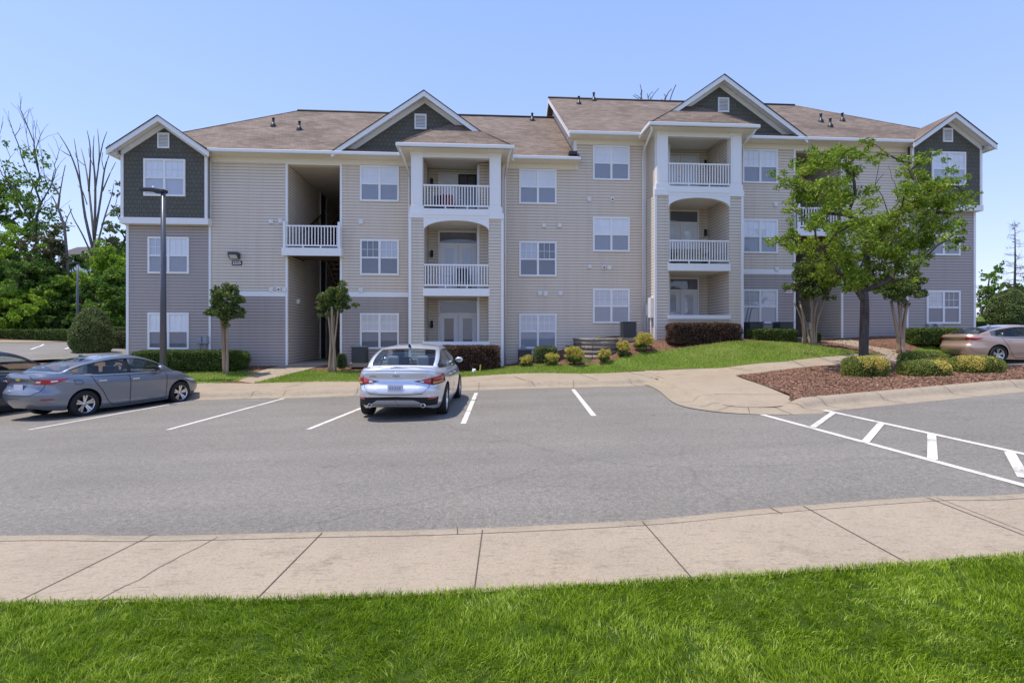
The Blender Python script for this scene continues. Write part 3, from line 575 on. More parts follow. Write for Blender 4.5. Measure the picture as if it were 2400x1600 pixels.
def half(sg, D):
    X = lambda s: MID - sg * s
    def B(mb, s0, s1, y0, y1, z0, z1, zb=True): mb.box(X(s0), X(s1), y0, y1, z0 + D, z1 + D); return mb
    L = sg > 0
    one = lambda name, mat, *b, **k: sub(B(MB(), *b), name, mat, **k)
    def wall(mat, *boxes):
        m = MB()
        for b in boxes: B(m, *b)
        return sub(m, 'wall', mat)
    G0 = -.9 - (D if True else 0)
    # solid masses behind each front wall
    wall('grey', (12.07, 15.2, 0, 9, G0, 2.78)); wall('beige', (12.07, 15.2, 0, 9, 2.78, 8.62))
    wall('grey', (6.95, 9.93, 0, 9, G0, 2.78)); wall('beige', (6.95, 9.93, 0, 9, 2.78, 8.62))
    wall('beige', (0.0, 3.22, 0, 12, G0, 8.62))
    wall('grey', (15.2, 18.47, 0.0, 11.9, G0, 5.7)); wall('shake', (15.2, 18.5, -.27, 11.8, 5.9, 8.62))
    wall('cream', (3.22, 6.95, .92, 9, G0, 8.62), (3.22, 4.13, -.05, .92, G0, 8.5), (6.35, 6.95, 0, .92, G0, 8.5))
    for a, b in ((12.052, 12.072), (9.928, 9.948)): one('breezeway_wall', 'cream', a, b, .0, 8.2, -.5, 8.3)
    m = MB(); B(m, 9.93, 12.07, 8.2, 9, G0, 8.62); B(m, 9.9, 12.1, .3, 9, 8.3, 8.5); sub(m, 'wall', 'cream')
    # trims
    one('band_trim', 'trim', 12.16, 15.15, -.025, 0, 2.78, 3.0); one('band_trim', 'trim', 6.97, 9.84, -.025, 0, 2.78, 3.0)
    for s in (15.155, 12.07, 9.85): one('corner_trim', 'trim', s, s + .085, -.03, 0, G0, 8.33)
    one('corner_trim', 'trim', 18.39, 18.49, -.03, .1, G0, 5.68)
    one('corner_trim', 'trim', 15.17, 15.27, -.3, -.2, 5.93, 8.5); one('corner_trim', 'trim', 18.42, 18.53, -.3, -.17, 5.93, 8.45)
    one('corner_trim', 'trim', 3.03, 3.13, -.035, 0, G0, 8.4)
    if not L: one('corner_trim', 'trim', -.03, .09, -.03, .06, 8.0 - D * .4, 8.5)
    m = MB(); B(m, 15.12, 18.56, -.32, 0, 5.68, 5.93); sub(m, 'tower_band', 'trim')
    m = MB(); B(m, 7.0, 15.2, -.028, 0, 8.33, 8.55); B(m, .0, 3.1, -.028, 0, 8.33, 8.55); B(m, -.15 if L else 0, 0.02, -.028, .0, 8.33, 8.55)
    sub(m, 'frieze', 'soffit')
    e0 = -.16 if L else -.33
    m = MB(); B(m, 7.2, 15.25, -.5, 0, 8.545, 8.565); B(m, e0, 3.2, -.5, 0, 8.545, 8.565); B(m, 18.5, 18.9, -.6, 9, 8.38, 8.40)
    sub(m, 'soffit', 'soffit')
    one('gutter', 'trim', 7.25, 15.02, -.62, -.5, 8.56, 8.69, bevel=.02); one('gutter', 'trim', e0, 2.95, -.62, -.5, 8.56, 8.69, bevel=.02)
    # main roof
    ez, ey = 8.66 + D, -.56; rz, ry = ez + MS * 6.5, ey + 6.5; by = ry + 6.5
    r = MB(); T = .06
    f = [(X(e0), ey, ez), (X(15.0), ey, ez), (X(16.85), 1.30, ez + MS * (1.30 - ey)), (X(18.66), ey, ez), (X(18.85), ey, ez), (X(13.65), ry, rz), (X(e0), ry, rz)]; r.face(f)
    r.face([(X(e0), by, ez), (X(18.85), by, ez), (X(13.65), ry, rz), (X(e0), ry, rz)]); r.face([(X(18.85), ey, ez), (X(18.85), by, ez), (X(13.65), ry, rz)])
    for a, b in ((0, 1),): r.face([f[a], f[b], Vector(f[b]) - Vector((0, 0, .03)), Vector(f[a]) - Vector((0, 0, .03))])
    roof = sub(r, 'roof', 'roof')
    m = MB(); m.tube([(X(e0), ry, rz + .02), (X(13.65), ry, rz + .02)], .07, 6); sub(m, 'ridge_cap', 'roofedge', roof)
    m = MB(); m.tube([(X(13.65), ry, rz + .0), (X(18.85), ey, ez)], .035, 5); sub(m, 'hip_cap', 'roof', roof)
    if not L:                                                         # the stepped gable end above the lower roof
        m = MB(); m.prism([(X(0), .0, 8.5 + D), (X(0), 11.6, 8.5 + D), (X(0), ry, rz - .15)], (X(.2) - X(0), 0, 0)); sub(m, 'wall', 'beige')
        m = MB()
        for ya, yb in ((ey, ry), (by, ry)):
            m.prism([(X(e0), ya, ez - .02), (X(e0), yb, rz - .02), (X(e0), yb, rz - .24), (X(e0), ya, ez - .24)], (X(e0 + .04) - X(e0), 0, 0))
        sub(m, 'rake_board', 'trim')
        m = MB(); m.prism([(X(e0), ey, ez - .06), (X(e0), ry, rz - .08), (X(e0), ry, rz - .1), (X(e0), ey, ez - .1)], (X(0) - X(e0), 0, 0)); sub(m, 'soffit', 'soffit')
        m = MB(); B(m, -.32, .02, -.52, .0, 7.72 , 7.86); sub(m, 'flashing', 'roofedge')
    # gables: shakes, boards, roof slopes
    def gable(c, hw, ez_, yf, yw, wallhw, name, vent, yback=None, base=None):
        gs = .70; ap = ez_ + gs * hw; g = MB()
        zw = lambda s: ap - .10 - gs * abs(s - c)
        bz = base if base is not None else ez_
        g.prism([(X(c - wallhw), yw, bz + D), (X(c + wallhw), yw, bz + D), (X(c + wallhw), yw, zw(c + wallhw) + D), (X(c), yw, zw(c) + D), (X(c - wallhw), yw, zw(c - wallhw) + D)], (0, .12, 0))
        gb = sub(g, 'gable', 'shake')
        rr = MB(); su = MB(); rk = MB(); inn = MB(); ed = MB()
        for k in (-1, 1):
            s1 = c + k * hw; zl = ap - gs * hw
            if yback is None: back = [(X(c), (ap - 8.66) / MS + ey + .15, ap + D), (X(s1), max(yf + .05, (zl - 8.66) / MS + ey + .15), zl + D)]
            else: back = [(X(c), yback, ap + D), (X(s1), yback, zl + D)]
            rr.face([(X(c), yf, ap + D), (X(s1), yf, zl + D)] + back[::-1])
            dn = lambda p, q: (p[0], p[1], p[2] - q)
            A, Bq = (X(c), yf, ap + D), (X(s1), yf, zl + D)
            ed.prism([A, Bq, dn(Bq, .035), dn(A, .035)], (0, -.03, 0))
            rk.prism([dn(A, .035), dn(Bq, .035), dn(Bq, .25), dn(A, .25)], (0, .035, 0))
            A2, B2 = (X(c), yf + .035, ap + D - .10), (X(s1), yf + .035, zl + D - .10)
            su.face([A2, B2, (B2[0], yw, B2[2]), (A2[0], yw, A2[2])])
            A3, B3 = (X(c), yw - .03, ap + D - .12), (X(c + k * (wallhw + .02)), yw - .03, ap - gs * (wallhw + .02) + D - .12)
            inn.prism([A3, B3, dn(B3, .23), dn(A3, .23)], (0, .03, 0))
        sub(rr, 'gable_roof', 'roof'); sub(su, 'gable_soffit', 'trim', gb); sub(rk, 'rake_board', 'trim', gb); sub(inn, 'frieze_board', 'trim', gb); sub(ed, 'drip_edge', 'roofedge', gb)
        if vent:
            m = MB(); vs, vz, vw, vh = vent
            B(m, vs - vw / 2, vs + vw / 2, yw - .05, yw, vz, vz + .05); B(m, vs - vw / 2, vs + vw / 2, yw - .05, yw, vz + vh - .05, vz + vh)
            for q in (-1, 1): B(m, vs + q * (vw / 2 - .025) - .025, vs + q * (vw / 2 - .025) + .025, yw - .05, yw, vz + .05, vz + vh - .05)
            n = 9
            for q in range(n):
                zz = vz + .05 + (vh - .1) * q / n
                m.prism([(X(vs - vw / 2 + .05), yw - .005, zz + .055 + D), (X(vs - vw / 2 + .05), yw - .035, zz + .012 + D), (X(vs - vw / 2 + .05), yw - .028, zz + .006 + D), (X(vs - vw / 2 + .05), yw - .001, zz + .045 + D)], (X(vs + vw / 2 - .05) - X(vs - vw / 2 + .05), 0, 0))
            v = sub(m, 'gable_vent', 'trim', gb)
    gable(6.40, 3.75, 8.68, -.58, -.1, 3.42, 'main', (6.58, 9.85, .5, .64))
    gable(16.85, 1.95, 8.55, -.72, -.27, 1.65, 'tower', (16.87, 8.74, .46, .62), 5.0, 8.625)
    # eave returns on the tower
    m = MB(); B(m, 18.62, 18.82, -.70, .1, 8.42, 8.57); B(m, 18.5, 18.75, -.6, -.1, 8.36, 8.42); sub(m, 'eave_return', 'trim')
    # hipped porch roof
    P = -1.15; c = 5.05; ze, zt = 8.70, 10.13
    q = [(X(c - 2.27), P - .47, ze + D), (X(c + 2.27), P - .47, ze + D), (X(c + .38), -.06, zt + D), (X(c - .38), -.06, zt + D)]
    r = MB(); r.face(q); r.face([q[1], (X(c + 2.27), .8, ze + D), (X(c + .38), 1.6, zt + D), q[2]]); r.face([q[0], q[3], (X(c - .38), 1.6, zt + D), (X(c - 2.27), .8, ze + D)]); r.face([q[3], q[2], (X(c + .38), 1.6, zt + D), (X(c - .38), 1.6, zt + D)])
    pr = sub(r, 'porch_roof', 'roof')
    m = MB()
    for a, b in ((q[0], q[3]), (q[1], q[2])): m.tube([a, b], .035, 5)
    sub(m, 'hip_cap', 'roof', pr)
    one('gutter', 'trim', c - 2.33, c + 2.33, P - .56, P - .45, 8.57, 8.71, bevel=.02); one('gutter', 'trim', c - 2.33, c - 2.22, P - .45, -.5, 8.57, 8.71, bevel=.02); one('gutter', 'trim', c + 2.22, c + 2.33, P - .45, -.5, 8.57, 8.71, bevel=.02)
    m = MB(); B(m, c - 2.22, c + 2.22, P - .45, .9, 8.54, 8.56); sub(m, 'soffit', 'soffit')
    # porch: siding piers, white columns, beams, arch, sills
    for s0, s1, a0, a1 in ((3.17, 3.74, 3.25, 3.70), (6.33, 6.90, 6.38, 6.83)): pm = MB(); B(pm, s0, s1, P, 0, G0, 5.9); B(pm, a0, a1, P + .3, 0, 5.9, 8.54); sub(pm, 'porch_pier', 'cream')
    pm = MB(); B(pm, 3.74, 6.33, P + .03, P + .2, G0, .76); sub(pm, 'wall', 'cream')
    for s0, s1 in ((3.24, 3.70), (6.39, 6.85)):
        cm = MB(); B(cm, s0, s1, P - .03, P + .3, 6.12, 8.54); B(cm, s0 + .07, s1 - .07, P - .042, P - .03, 6.45, 8.4); B(cm, s0 - .05, s1 + .05, P - .05, P + .33, 6.12, 6.36); B(cm, s0 - .03, s1 + .03, P - .045, P + .32, 8.42, 8.54); sub(cm, 'column', 'trim')
    cm = MB(); B(cm, 3.12, 6.95, P - .06, P + .1, 5.88, 6.12); B(cm, 3.72, 6.36, P - .08, P + .1, 6.0, 6.26); B(cm, 3.70, 6.40, P + .0, P + .2, 8.34, 8.54)
    B(cm, 3.70, 6.37, P - .05, P + .1, 2.76, 3.06); B(cm, 3.70, 6.37, P - .06, P + .24, .76, .92)
    B(cm, 3.13, 3.23, P - .03, P + .05, G0, 5.88); B(cm, 6.84, 6.94, P - .03, P + .05, G0, 5.88)
    sub(cm, 'porch_beam', 'trim')
    a = MB(); n = 18; s0, s1 = 3.72, 6.35; cc, hw = (s0 + s1) / 2, (s1 - s0) / 2; zs, rise = 5.36, .44
    top = [(X(s1), P - .05, 5.9 + D), (X(s0), P - .05, 5.9 + D)]; arc = [(X(cc - hw * math.cos(math.pi * k / n)), P - .05, zs + rise * math.sin(math.pi * k / n) ** .9 + D) for k in range(n + 1)]
    for k in range(n):
        p, r_ = arc[k], arc[k + 1]; a.prism([p, r_, (r_[0], P - .05, 5.9 + D), (p[0], P - .05, 5.9 + D)], (0, .14, 0))
    bmesh.ops.remove_doubles(a.bm, verts=a.bm.verts, dist=1e-4); sub(a, 'porch_arch', 'trim')
    for z in (3.06, 6.16): one('porch_floor', 'soffit', 3.74, 6.33, P + .1, .92, z - .28, z + .02)
    one('porch_floor', 'soffit', 3.74, 6.33, P + .2, .92, -.3, .02)
    m = MB(); B(m, 4.10, 4.20, -.09, -.05, -.2, 8.4); sub(m, 'corner_trim', 'trim')
    def railing(s0, s1, y, z, n, h=.88):
        m = MB(); B(m, s0, s1, y - .035, y + .035, z + h, z + h + .06); B(m, s0, s1, y - .025, y + .025, z + .06, z + .12)
        for k in range(n): s = s0 + (s1 - s0) * (k + .5) / n; B(m, s - .019, s + .019, y - .019, y + .019, z + .12, z + h)
        for k in (1, 2): s = s0 + (s1 - s0) * k / 3; B(m, s - .025, s + .025, y - .025, y + .025, z - .02, z + .06)
        return sub(m, 'railing', 'trim')
    railing(3.72, 6.36, P + .02, 6.30, 23); railing(3.74, 6.34, P + .02, 3.10, 23)
    # porch doors
    def door(s0, s1, z, h, glass='blind', mat='door', y=.92, transom=True, full=False):
        m = MB(); t = .06
        B(m, s0 - t, s0, y - .05, y, z, z + h); B(m, s1, s1 + t, y - .05, y, z, z + h); B(m, s0 - t, s1 + t, y - .05, y, z + h, z + h + t)
        if transom: B(m, s0 - t, s1 + t, y - .05, y, z + 2.08, z + 2.14)
        fr = sub(m, 'door_frame', 'trim'); w2 = (s1 - s0) / 2
        for k in (0, 1):
            a0, a1 = s0 + k * w2, s0 + (k + 1) * w2; d = MB(); g = .2
            for bx in ((a0 + .01, a0 + g, z, z + 2.08), (a1 - g, a1 - .01, z, z + 2.08), (a0 + g, a1 - g, z, z + .25), (a0 + g, a1 - g, z + 1.9, z + 2.08)): B(d, bx[0], bx[1], y - .04, y - .005, bx[2], bx[3])
            for zz in (.95, 1.1):
                if k == 0: d.lathe([(.0, -.08), (.03, -.075), (.03, -.05), (.012, -.04)], 'Y', (X(a1 - .07), y, z + zz + D), 10)
            o = sub(d, 'door', mat)
            gmat = glass[k] if isinstance(glass, (tuple, list)) else glass
            m2 = MB(); B(m2, a0 + g, a1 - g, y - .012, y - .004, z + .25, z + 1.9); sub(m2, 'blind', gmat, o)
            m2 = MB(); m2.face([(X(a0 + g), y - .025, z + .25 + D), (X(a1 - g), y - .025, z + .25 + D), (X(a1 - g), y - .025, z + 1.9 + D), (X(a0 + g), y - .025, z + 1.9 + D)]); sub(m2, 'pane', 'wglass', o)
        if transom:
            m2 = MB(); B(m2, s0, s1, y - .012, y - .004, z + 2.14, z + h); tr = sub(m2, 'transom', 'screend', fr)
            m2 = MB(); m2.face([(X(s0), y - .02, z + 2.14 + D), (X(s1), y - .02, z + 2.14 + D), (X(s1), y - .02, z + h + D), (X(s0), y - .02, z + h + D)]); sub(m2, 'pane', 'wglass', fr)
    door(4.22, 5.85, 3.1, 2.62, 'blind2' if L else 'blind'); door(4.22, 5.85, 0.02, 2.62, ('screend', 'inside') if L else 'curtain')
    door(4.22 if not L else 4.22, 5.85, 6.2, 2.1, ('screend', 'blind') if L else 'blind', transom=False)
    if L:
        m = MB(); B(m, 4.24, 5.02, .85, .87, 6.22, 8.26); sd = sub(m, 'storm_door', 'doord'); m = MB(); m.face([(X(4.3), .845, 6.3), (X(4.96), .845, 6.3), (X(4.96), .845, 8.2), (X(4.3), .845, 8.2)]); sub(m, 'pane', 'wglass', sd)
        m = MB()
        for s in (4.24, 4.62, 5.0): B(m, s - .025, s + .025, .82, .85, 6.22, 8.26)
        B(m, 4.24, 5.0, .82, .85, 8.22, 8.28); sub(m, 'frame', 'black', sd)
    for z in (1.6, 4.7, 7.85):
        if not L and z < 2: continue
        m = MB(); B(m, 6.10, 6.28, .88, .92, z - .12, z + .14); o = sub(m, 'wall_lamp', 'boxw')
        m = MB(); m.lathe([(.0, .22), (.055, .20), (.075, -.02), (.06, -.10), (0, -.1)], 'Z', (X(6.19), .80, z + D), 12); sub(m, 'lamp_shade', 'black', o)
    # downspouts
    for s in (3.0, 7.06):
        m = MB(); m.tube([(X(5.05 + (1 if s > 5 else -1) * 2.2), P - .42, 8.58 + D), (X(5.05 + (1 if s > 5 else -1) * 2.15), P - .35, 8.42 + D), (X(s), -.09, 8.05 + D), (X(s), -.08, 7.8 + D), (X(s), -.08, -.05 if s > 5 or L else .0 - .05 + D * 0 + (D if not L else 0))], .042, 6); sub(m, 'downspout', 'trim')
    # breezeway: floors, landing balcony, stairs, rails, doors
    m = MB(); B(m, 9.80, 12.20, -.36, -.22, 4.45, 4.77); B(m, 12.06, 12.2, -.22, 0, 4.45, 4.77); B(m, 9.8, 9.94, -.22, 0, 4.45, 4.77); la = sub(m, 'landing_beam', 'trim')
    m = MB(); B(m, 9.95, 12.05, -.22, 1.5, 4.5, 4.77); sub(m, 'landing_floor', 'wood')
    m = MB()
    for z in (3.08, 6.18): B(m, 9.93, 12.07, 4.3, 8.2, z - .3, z)
    sub(m, 'walkway_floor', 'wood')
    m = MB(); B(m, 9.93, 12.07, 0, 8.2, -.5, .0); sub(m, 'entry_slab', 'concrete')
    m = MB(); B(m, 9.94, 12.06, -.03, .3, 8.28, 8.55); sub(m, 'opening_header', 'soffit')
    railing(9.92, 12.08, -.29, 4.78, 17, .86)
    m = MB()
    for s in (12.1, 9.9):
        B(m, s - .05, s + .05, -.34, -.24, 4.77, 5.85); 
    for s in (12.15, 9.85): B(m, s - .03, s + .03, -.24, 0, 5.62, 5.7); B(m, s - .02, s + .02, -.16, -.12, 4.77, 5.62)
    sub(m, 'railing_post', 'trim')
    m = MB()
    for k in range(9):
        z = 4.77 - (k + 1) * .186; y = 1.5 + k * .28; B(m, 9.98, 10.95, y, y + .27, z - .04, z)
        z = 4.77 + (k + 1) * .172; B(m, 11.05, 12.0, y, y + .27, z - .04, z)
    for s, z1 in ((9.98, 3.1), (10.92, 3.1), (11.05, 6.2), (11.97, 6.2)):
        m.prism([(X(s), 1.5, 4.77 + D), (X(s), 4.3, z1 + D), (X(s), 4.3, z1 - .3 + D), (X(s), 1.5, 4.45 + D)], (.04 * (1 if L else -1), 0, 0))
    sub(m, 'stairs', 'wood')
    m = MB()
    for s, z1 in ((11.02, 6.2), (10.98, 3.1), (11.98, 6.2)):
        m.tube([(X(s), 1.5, 5.7 + D), (X(s), 4.3, z1 + .95 + D)], .03, 6)
        for k in range(6): y = 1.5 + 2.8 * k / 5; z = 4.77 + (z1 - 4.77) * k / 5; m.tube([(X(s), y, z + D), (X(s), y, z + .93 + D)], .014, 4)
    for z in (3.1, 6.2):
        for h in (.95, .1): m.tube([(X(9.95), 4.35, z + h + D), (X(10.98), 4.35, z + h + D)], .025, 5)
        for k in range(9): m.tube([(X(9.98 + k * .12), 4.35, z + D), (X(9.98 + k * .12), 4.35, z + .95 + D)], .012, 4)
    sub(m, 'handrail', 'black')
    for z in (0.0, 3.1, 6.2):
        m = MB(); B(m, 12.02, 12.07, 4.4, 4.5, z, z + 2.15); B(m, 12.02, 12.07, 5.4, 5.5, z, z + 2.15); B(m, 12.02, 12.07, 4.4, 5.5, z + 2.1, z + 2.2); fr = sub(m, 'door_frame', 'trim'); m = MB(); B(m, 12.04, 12.06, 4.5, 5.4, z, z + 2.1); sub(m, 'door', 'doord', fr)
    m = MB(); B(m, 10.0, 10.9, 8.15, 8.2, 0, 2.1); B(m, 10.0, 10.9, 8.15, 8.2, 3.1, 5.2); B(m, 10.0, 10.9, 8.15, 8.2, 6.2, 8.2); sub(m, 'door', 'doord')
    m = MB(); B(m, 11.95, 12.07, 1.05, 1.2, 2.55, 2.75); sub(m, 'wall_lamp', 'boxw')

half(1, 0); half(-1, DUP)
# windows, left to right, bottom to top
WX = dict(LT=-13.41, M1=-4.88, M2=1.825, R1=5.03, R2=11.72, RT=20.34)
sty = dict(LT=[('blind', ('screend', 'screend')), (('blind2', 'blind'), 'screen'), ('blind', 'blind2')], M1=[('curtain', 'screend'), (('screend', 'blind2'), 'screend'), ('blind', 'screen')], M2=[('curtain', 'screen'), (('blind2', 'screend'), 'screend'), ('blind', 'screen')],
    R1=[('curtain', 'screen'), ('blind', 'screen'), ('blind', 'screen')], R2=[('curtain', 'screen'), ('blind', 'screen'), ('blind', 'screen')], RT=[(('curtain', 'screend'), 'screend'), ('blind', 'screen'), ('blind', 'blind2')])
for k, x in WX.items():
    for f in range(3):
        D = DUP if k[0] == 'R' else 0; y = -.27 if f == 2 and k in ('LT', 'RT') else 0
        window(x, y, .6 + 3.1 * f + D, *sty[k][f])
def wall_px(u, v, yb=0):
    dx, dz = (u - 1176) / 1200, -(v - 768) / 1200; t = (yb + 22.355) / (_c - _s * dx); return _c * t * dx + _s * t, t * dz + CAMZ - BZ
for u, v in ((623, 509), (645, 508), (829, 510), (1249, 518), (1285, 518), (1353, 458), (1406, 459), (1354, 612), (1387, 614), (1399, 615), (1240, 674), (1253, 675), (1287, 674), (624, 666), (641, 665), (654, 666), (829, 667), (1781, 470), (1783, 619)):
    x, z = wall_px(u, v); m = MB(); m.box(x - .085, x + .085, -.06, 0, z - .09, z + .09); m.box(x - .06, x + .06, -.075, -.06, z - .065, z + .05); o = sub(m, 'vent_box', 'boxw', bevel=.008)
    if u in (641, 1387, 1406): m = MB(); m.box(x - .035, x + .035, -.082, -.075, z - .035, z + .03); sub(m, 'vent_opening', 'darkgrey', o)
for u, v, d in ((461, 781, -1), (474, 781, -1), (822, 797, 1), (935, 797, 1), (1202, 802, 1), (1496, 742, 1), (1858, 749, 1), (2137 - 6, 751, 1), (2160 - 8, 751, 1)):
    x, z = wall_px(u, v)
    if u == 1496: x -= .05
    m = MB(); m.box(x - .10, x + .10, -.13, 0, z - .15, z + .15); m.tube([(x, -.06, z - .14), (x + .05 * d, -.06, z - .5), (x + .12 * d, -.08, z - .9)], .022, 6); m.box(x - .08, x + .08, -.145, -.13, z - .1, z + .12); sub(m, 'meter_box', 'boxg', bevel=.01)
# electric meter cabinets on the lit return of the right porch
m = MB(); xr = MID + 3.17
m.box(xr - .14, xr, -.95, -.6, 1.9, 2.75); m.box(xr - .11, xr, -.5, -.25, 2.0, 2.5); m.tube([(xr - .07, -.8, 1.9), (xr - .07, -.8, .9)], .035, 6); m.tube([(xr - .07, -.38, 2.0), (xr - .07, -.38, .9)], .025, 6); sub(m, 'meter_cabinet', 'boxw', bevel=.015)
def vent_pipe(x, y):
    D = DUP if x > MID - .2 else 0; z = 8.66 + D + MS * (y + .56)
    m = MB(); m.lathe([(.14, -.06), (.13, .06), (.075, .13), (.065, .16), (.052, .17), (.052, .36), (.07, .37), (.07, .40), (0, .41)], 'Z', (x, y, z), 12); sub(m, 'roof_vent_pipe', 'black')
for p in ((-9.53, 2.92), (-8.18, 2.46), (2.96, 5.3), (5.35, 4.7), (6.4, 5.85), (6.35, 5.6), (16.97, 2.35), (16.8, 1.42), (18.3, 2.65)): vent_pipe(*p)
# flood light above the number
x, z = wall_px(541, 588); m = MB(); m.prism([(x - .2, 0, z - .13), (x - .2, -.12, z - .13), (x - .2, -.28, z + .02), (x - .2, -.28, z + .13), (x - .2, 0, z + .13)], (.4, 0, 0)); fl_ = sub(m, 'flood_light', 'darkgrey', bevel=.01)
m = MB(); m.face([(x - .15, -.135, z - .125), (x + .15, -.135, z - .125), (x + .15, -.275, z + .01), (x - .15, -.275, z + .01)]); sub(m, 'lens', 'lens', fl_)
# signs
def wall_thing(name, label, cat, x, z, y=-.03):
    X_, Y_ = b2w(x, y); return empty(name, (X_, Y_, z + BZ), YAW, label, cat)
x, z = wall_px(544.5, 604); sg_ = wall_thing('house_number_sign', 'small black number plate with white digits below the flood light', 'sign', x, z)
m = MB(); m.box(-.2, .2, 0, .03, -.095, .095); m.build('plate', 'signb', sg_, .006); text_mesh('digits', '2225', .17, 'white', sg_, (0, -.002, 0), (R(90), 0, 0), .003, .003)
x, z = wall_px(1811.5, 669.5); sg_ = wall_thing('fire_connection_sign', 'small white plate with red letters near the right breezeway', 'sign', x, z)
m = MB(); m.box(-.155, .155, 0, .03, -.075, .075); m.build('plate', 'white', sg_, .005); text_mesh('letters', 'FDC', .135, 'signr', sg_, (0, -.002, 0), (R(90), 0, 0), .003, .001)
x, z = wall_px(1849, 734); m = MB(); m.lathe([(.0, -.1), (.06, -.1), (.06, .0)], 'Y', (x, 0, z), 12); sub(m, 'hose_valve', 'black')
# patio furniture behind the railings
def chair(loc, rz, label, mat, group=None):
    t = empty('patio_chair', loc, rz, label, 'chair', group)
    m = MB(); m.box(-.26, .26, -.26, .26, .40, .46); m.build('seat', mat, t, .01); m = MB(); m.prism([(-.26, .22, .46), (-.26, .27, .46), (-.26, .36, .98), (-.26, .31, .98)], (.52, 0, 0)); m.build('backrest', mat, t, .01)
    for a in (-1, 1):
        for b in (-1, 1): m = MB(); m.box(a * .24 - .018, a * .24 + .018, b * .24 - .018, b * .24 + .018, 0, .40); m.build('leg', 'black', t)
    return t
def on_b(xb, yb, zb): return (*b2w(xb, yb), zb + BZ)
chair(on_b(MID - 5.35, -.25, 6.18), YAW + .3, 'red patio chair behind the top floor railing of the left porch', 'redd'); chair(on_b(MID - 6.0, -.1, 6.18), YAW - .5, 'black patio chair beside the red one on the top balcony', 'black')
chair(on_b(MID - 4.75, 0, 3.08), YAW + .2, 'black patio chair on the middle balcony of the left porch', 'black')
t = empty('patio_bench', on_b(MID + 5.2, .2, 3.08 + DUP), YAW, 'olive cushioned bench on the middle balcony of the right porch', 'bench')
m = MB(); m.box(-.75, .75, -.3, .3, .25, .45); m.build('seat', 'olive', t, .03); m = MB(); m.box(-.75, .75, .2, .34, .45, .85); m.build('backrest', 'olive', t, .03)
for a in (-.7, .7): m = MB(); m.box(a - .04, a + .04, -.28, .3, 0, .6); m.build('armrest', 'darkgrey', t)

# ------------------------------------------------------------------ cars
def lerp(kn, x): a = np.array(kn, float); return np.interp(x, a[:, 0], a[:, 1])
def spl(kn, x):
    """smooth curve through knots"""
    a = np.array(kn, float); xs, ys = a[:, 0], a[:, 1]; m = np.gradient(ys, xs); i = np.clip(np.searchsorted(xs, x) - 1, 0, len(xs) - 2)
    h = xs[i + 1] - xs[i]; t = np.clip((x - xs[i]) / h, 0, 1)
    return (2 * t**3 - 3 * t**2 + 1) * ys[i] + (t**3 - 2 * t**2 + t) * h * m[i] + (-2 * t**3 + 3 * t**2) * ys[i + 1] + (t**3 - t**2) * h * m[i + 1]

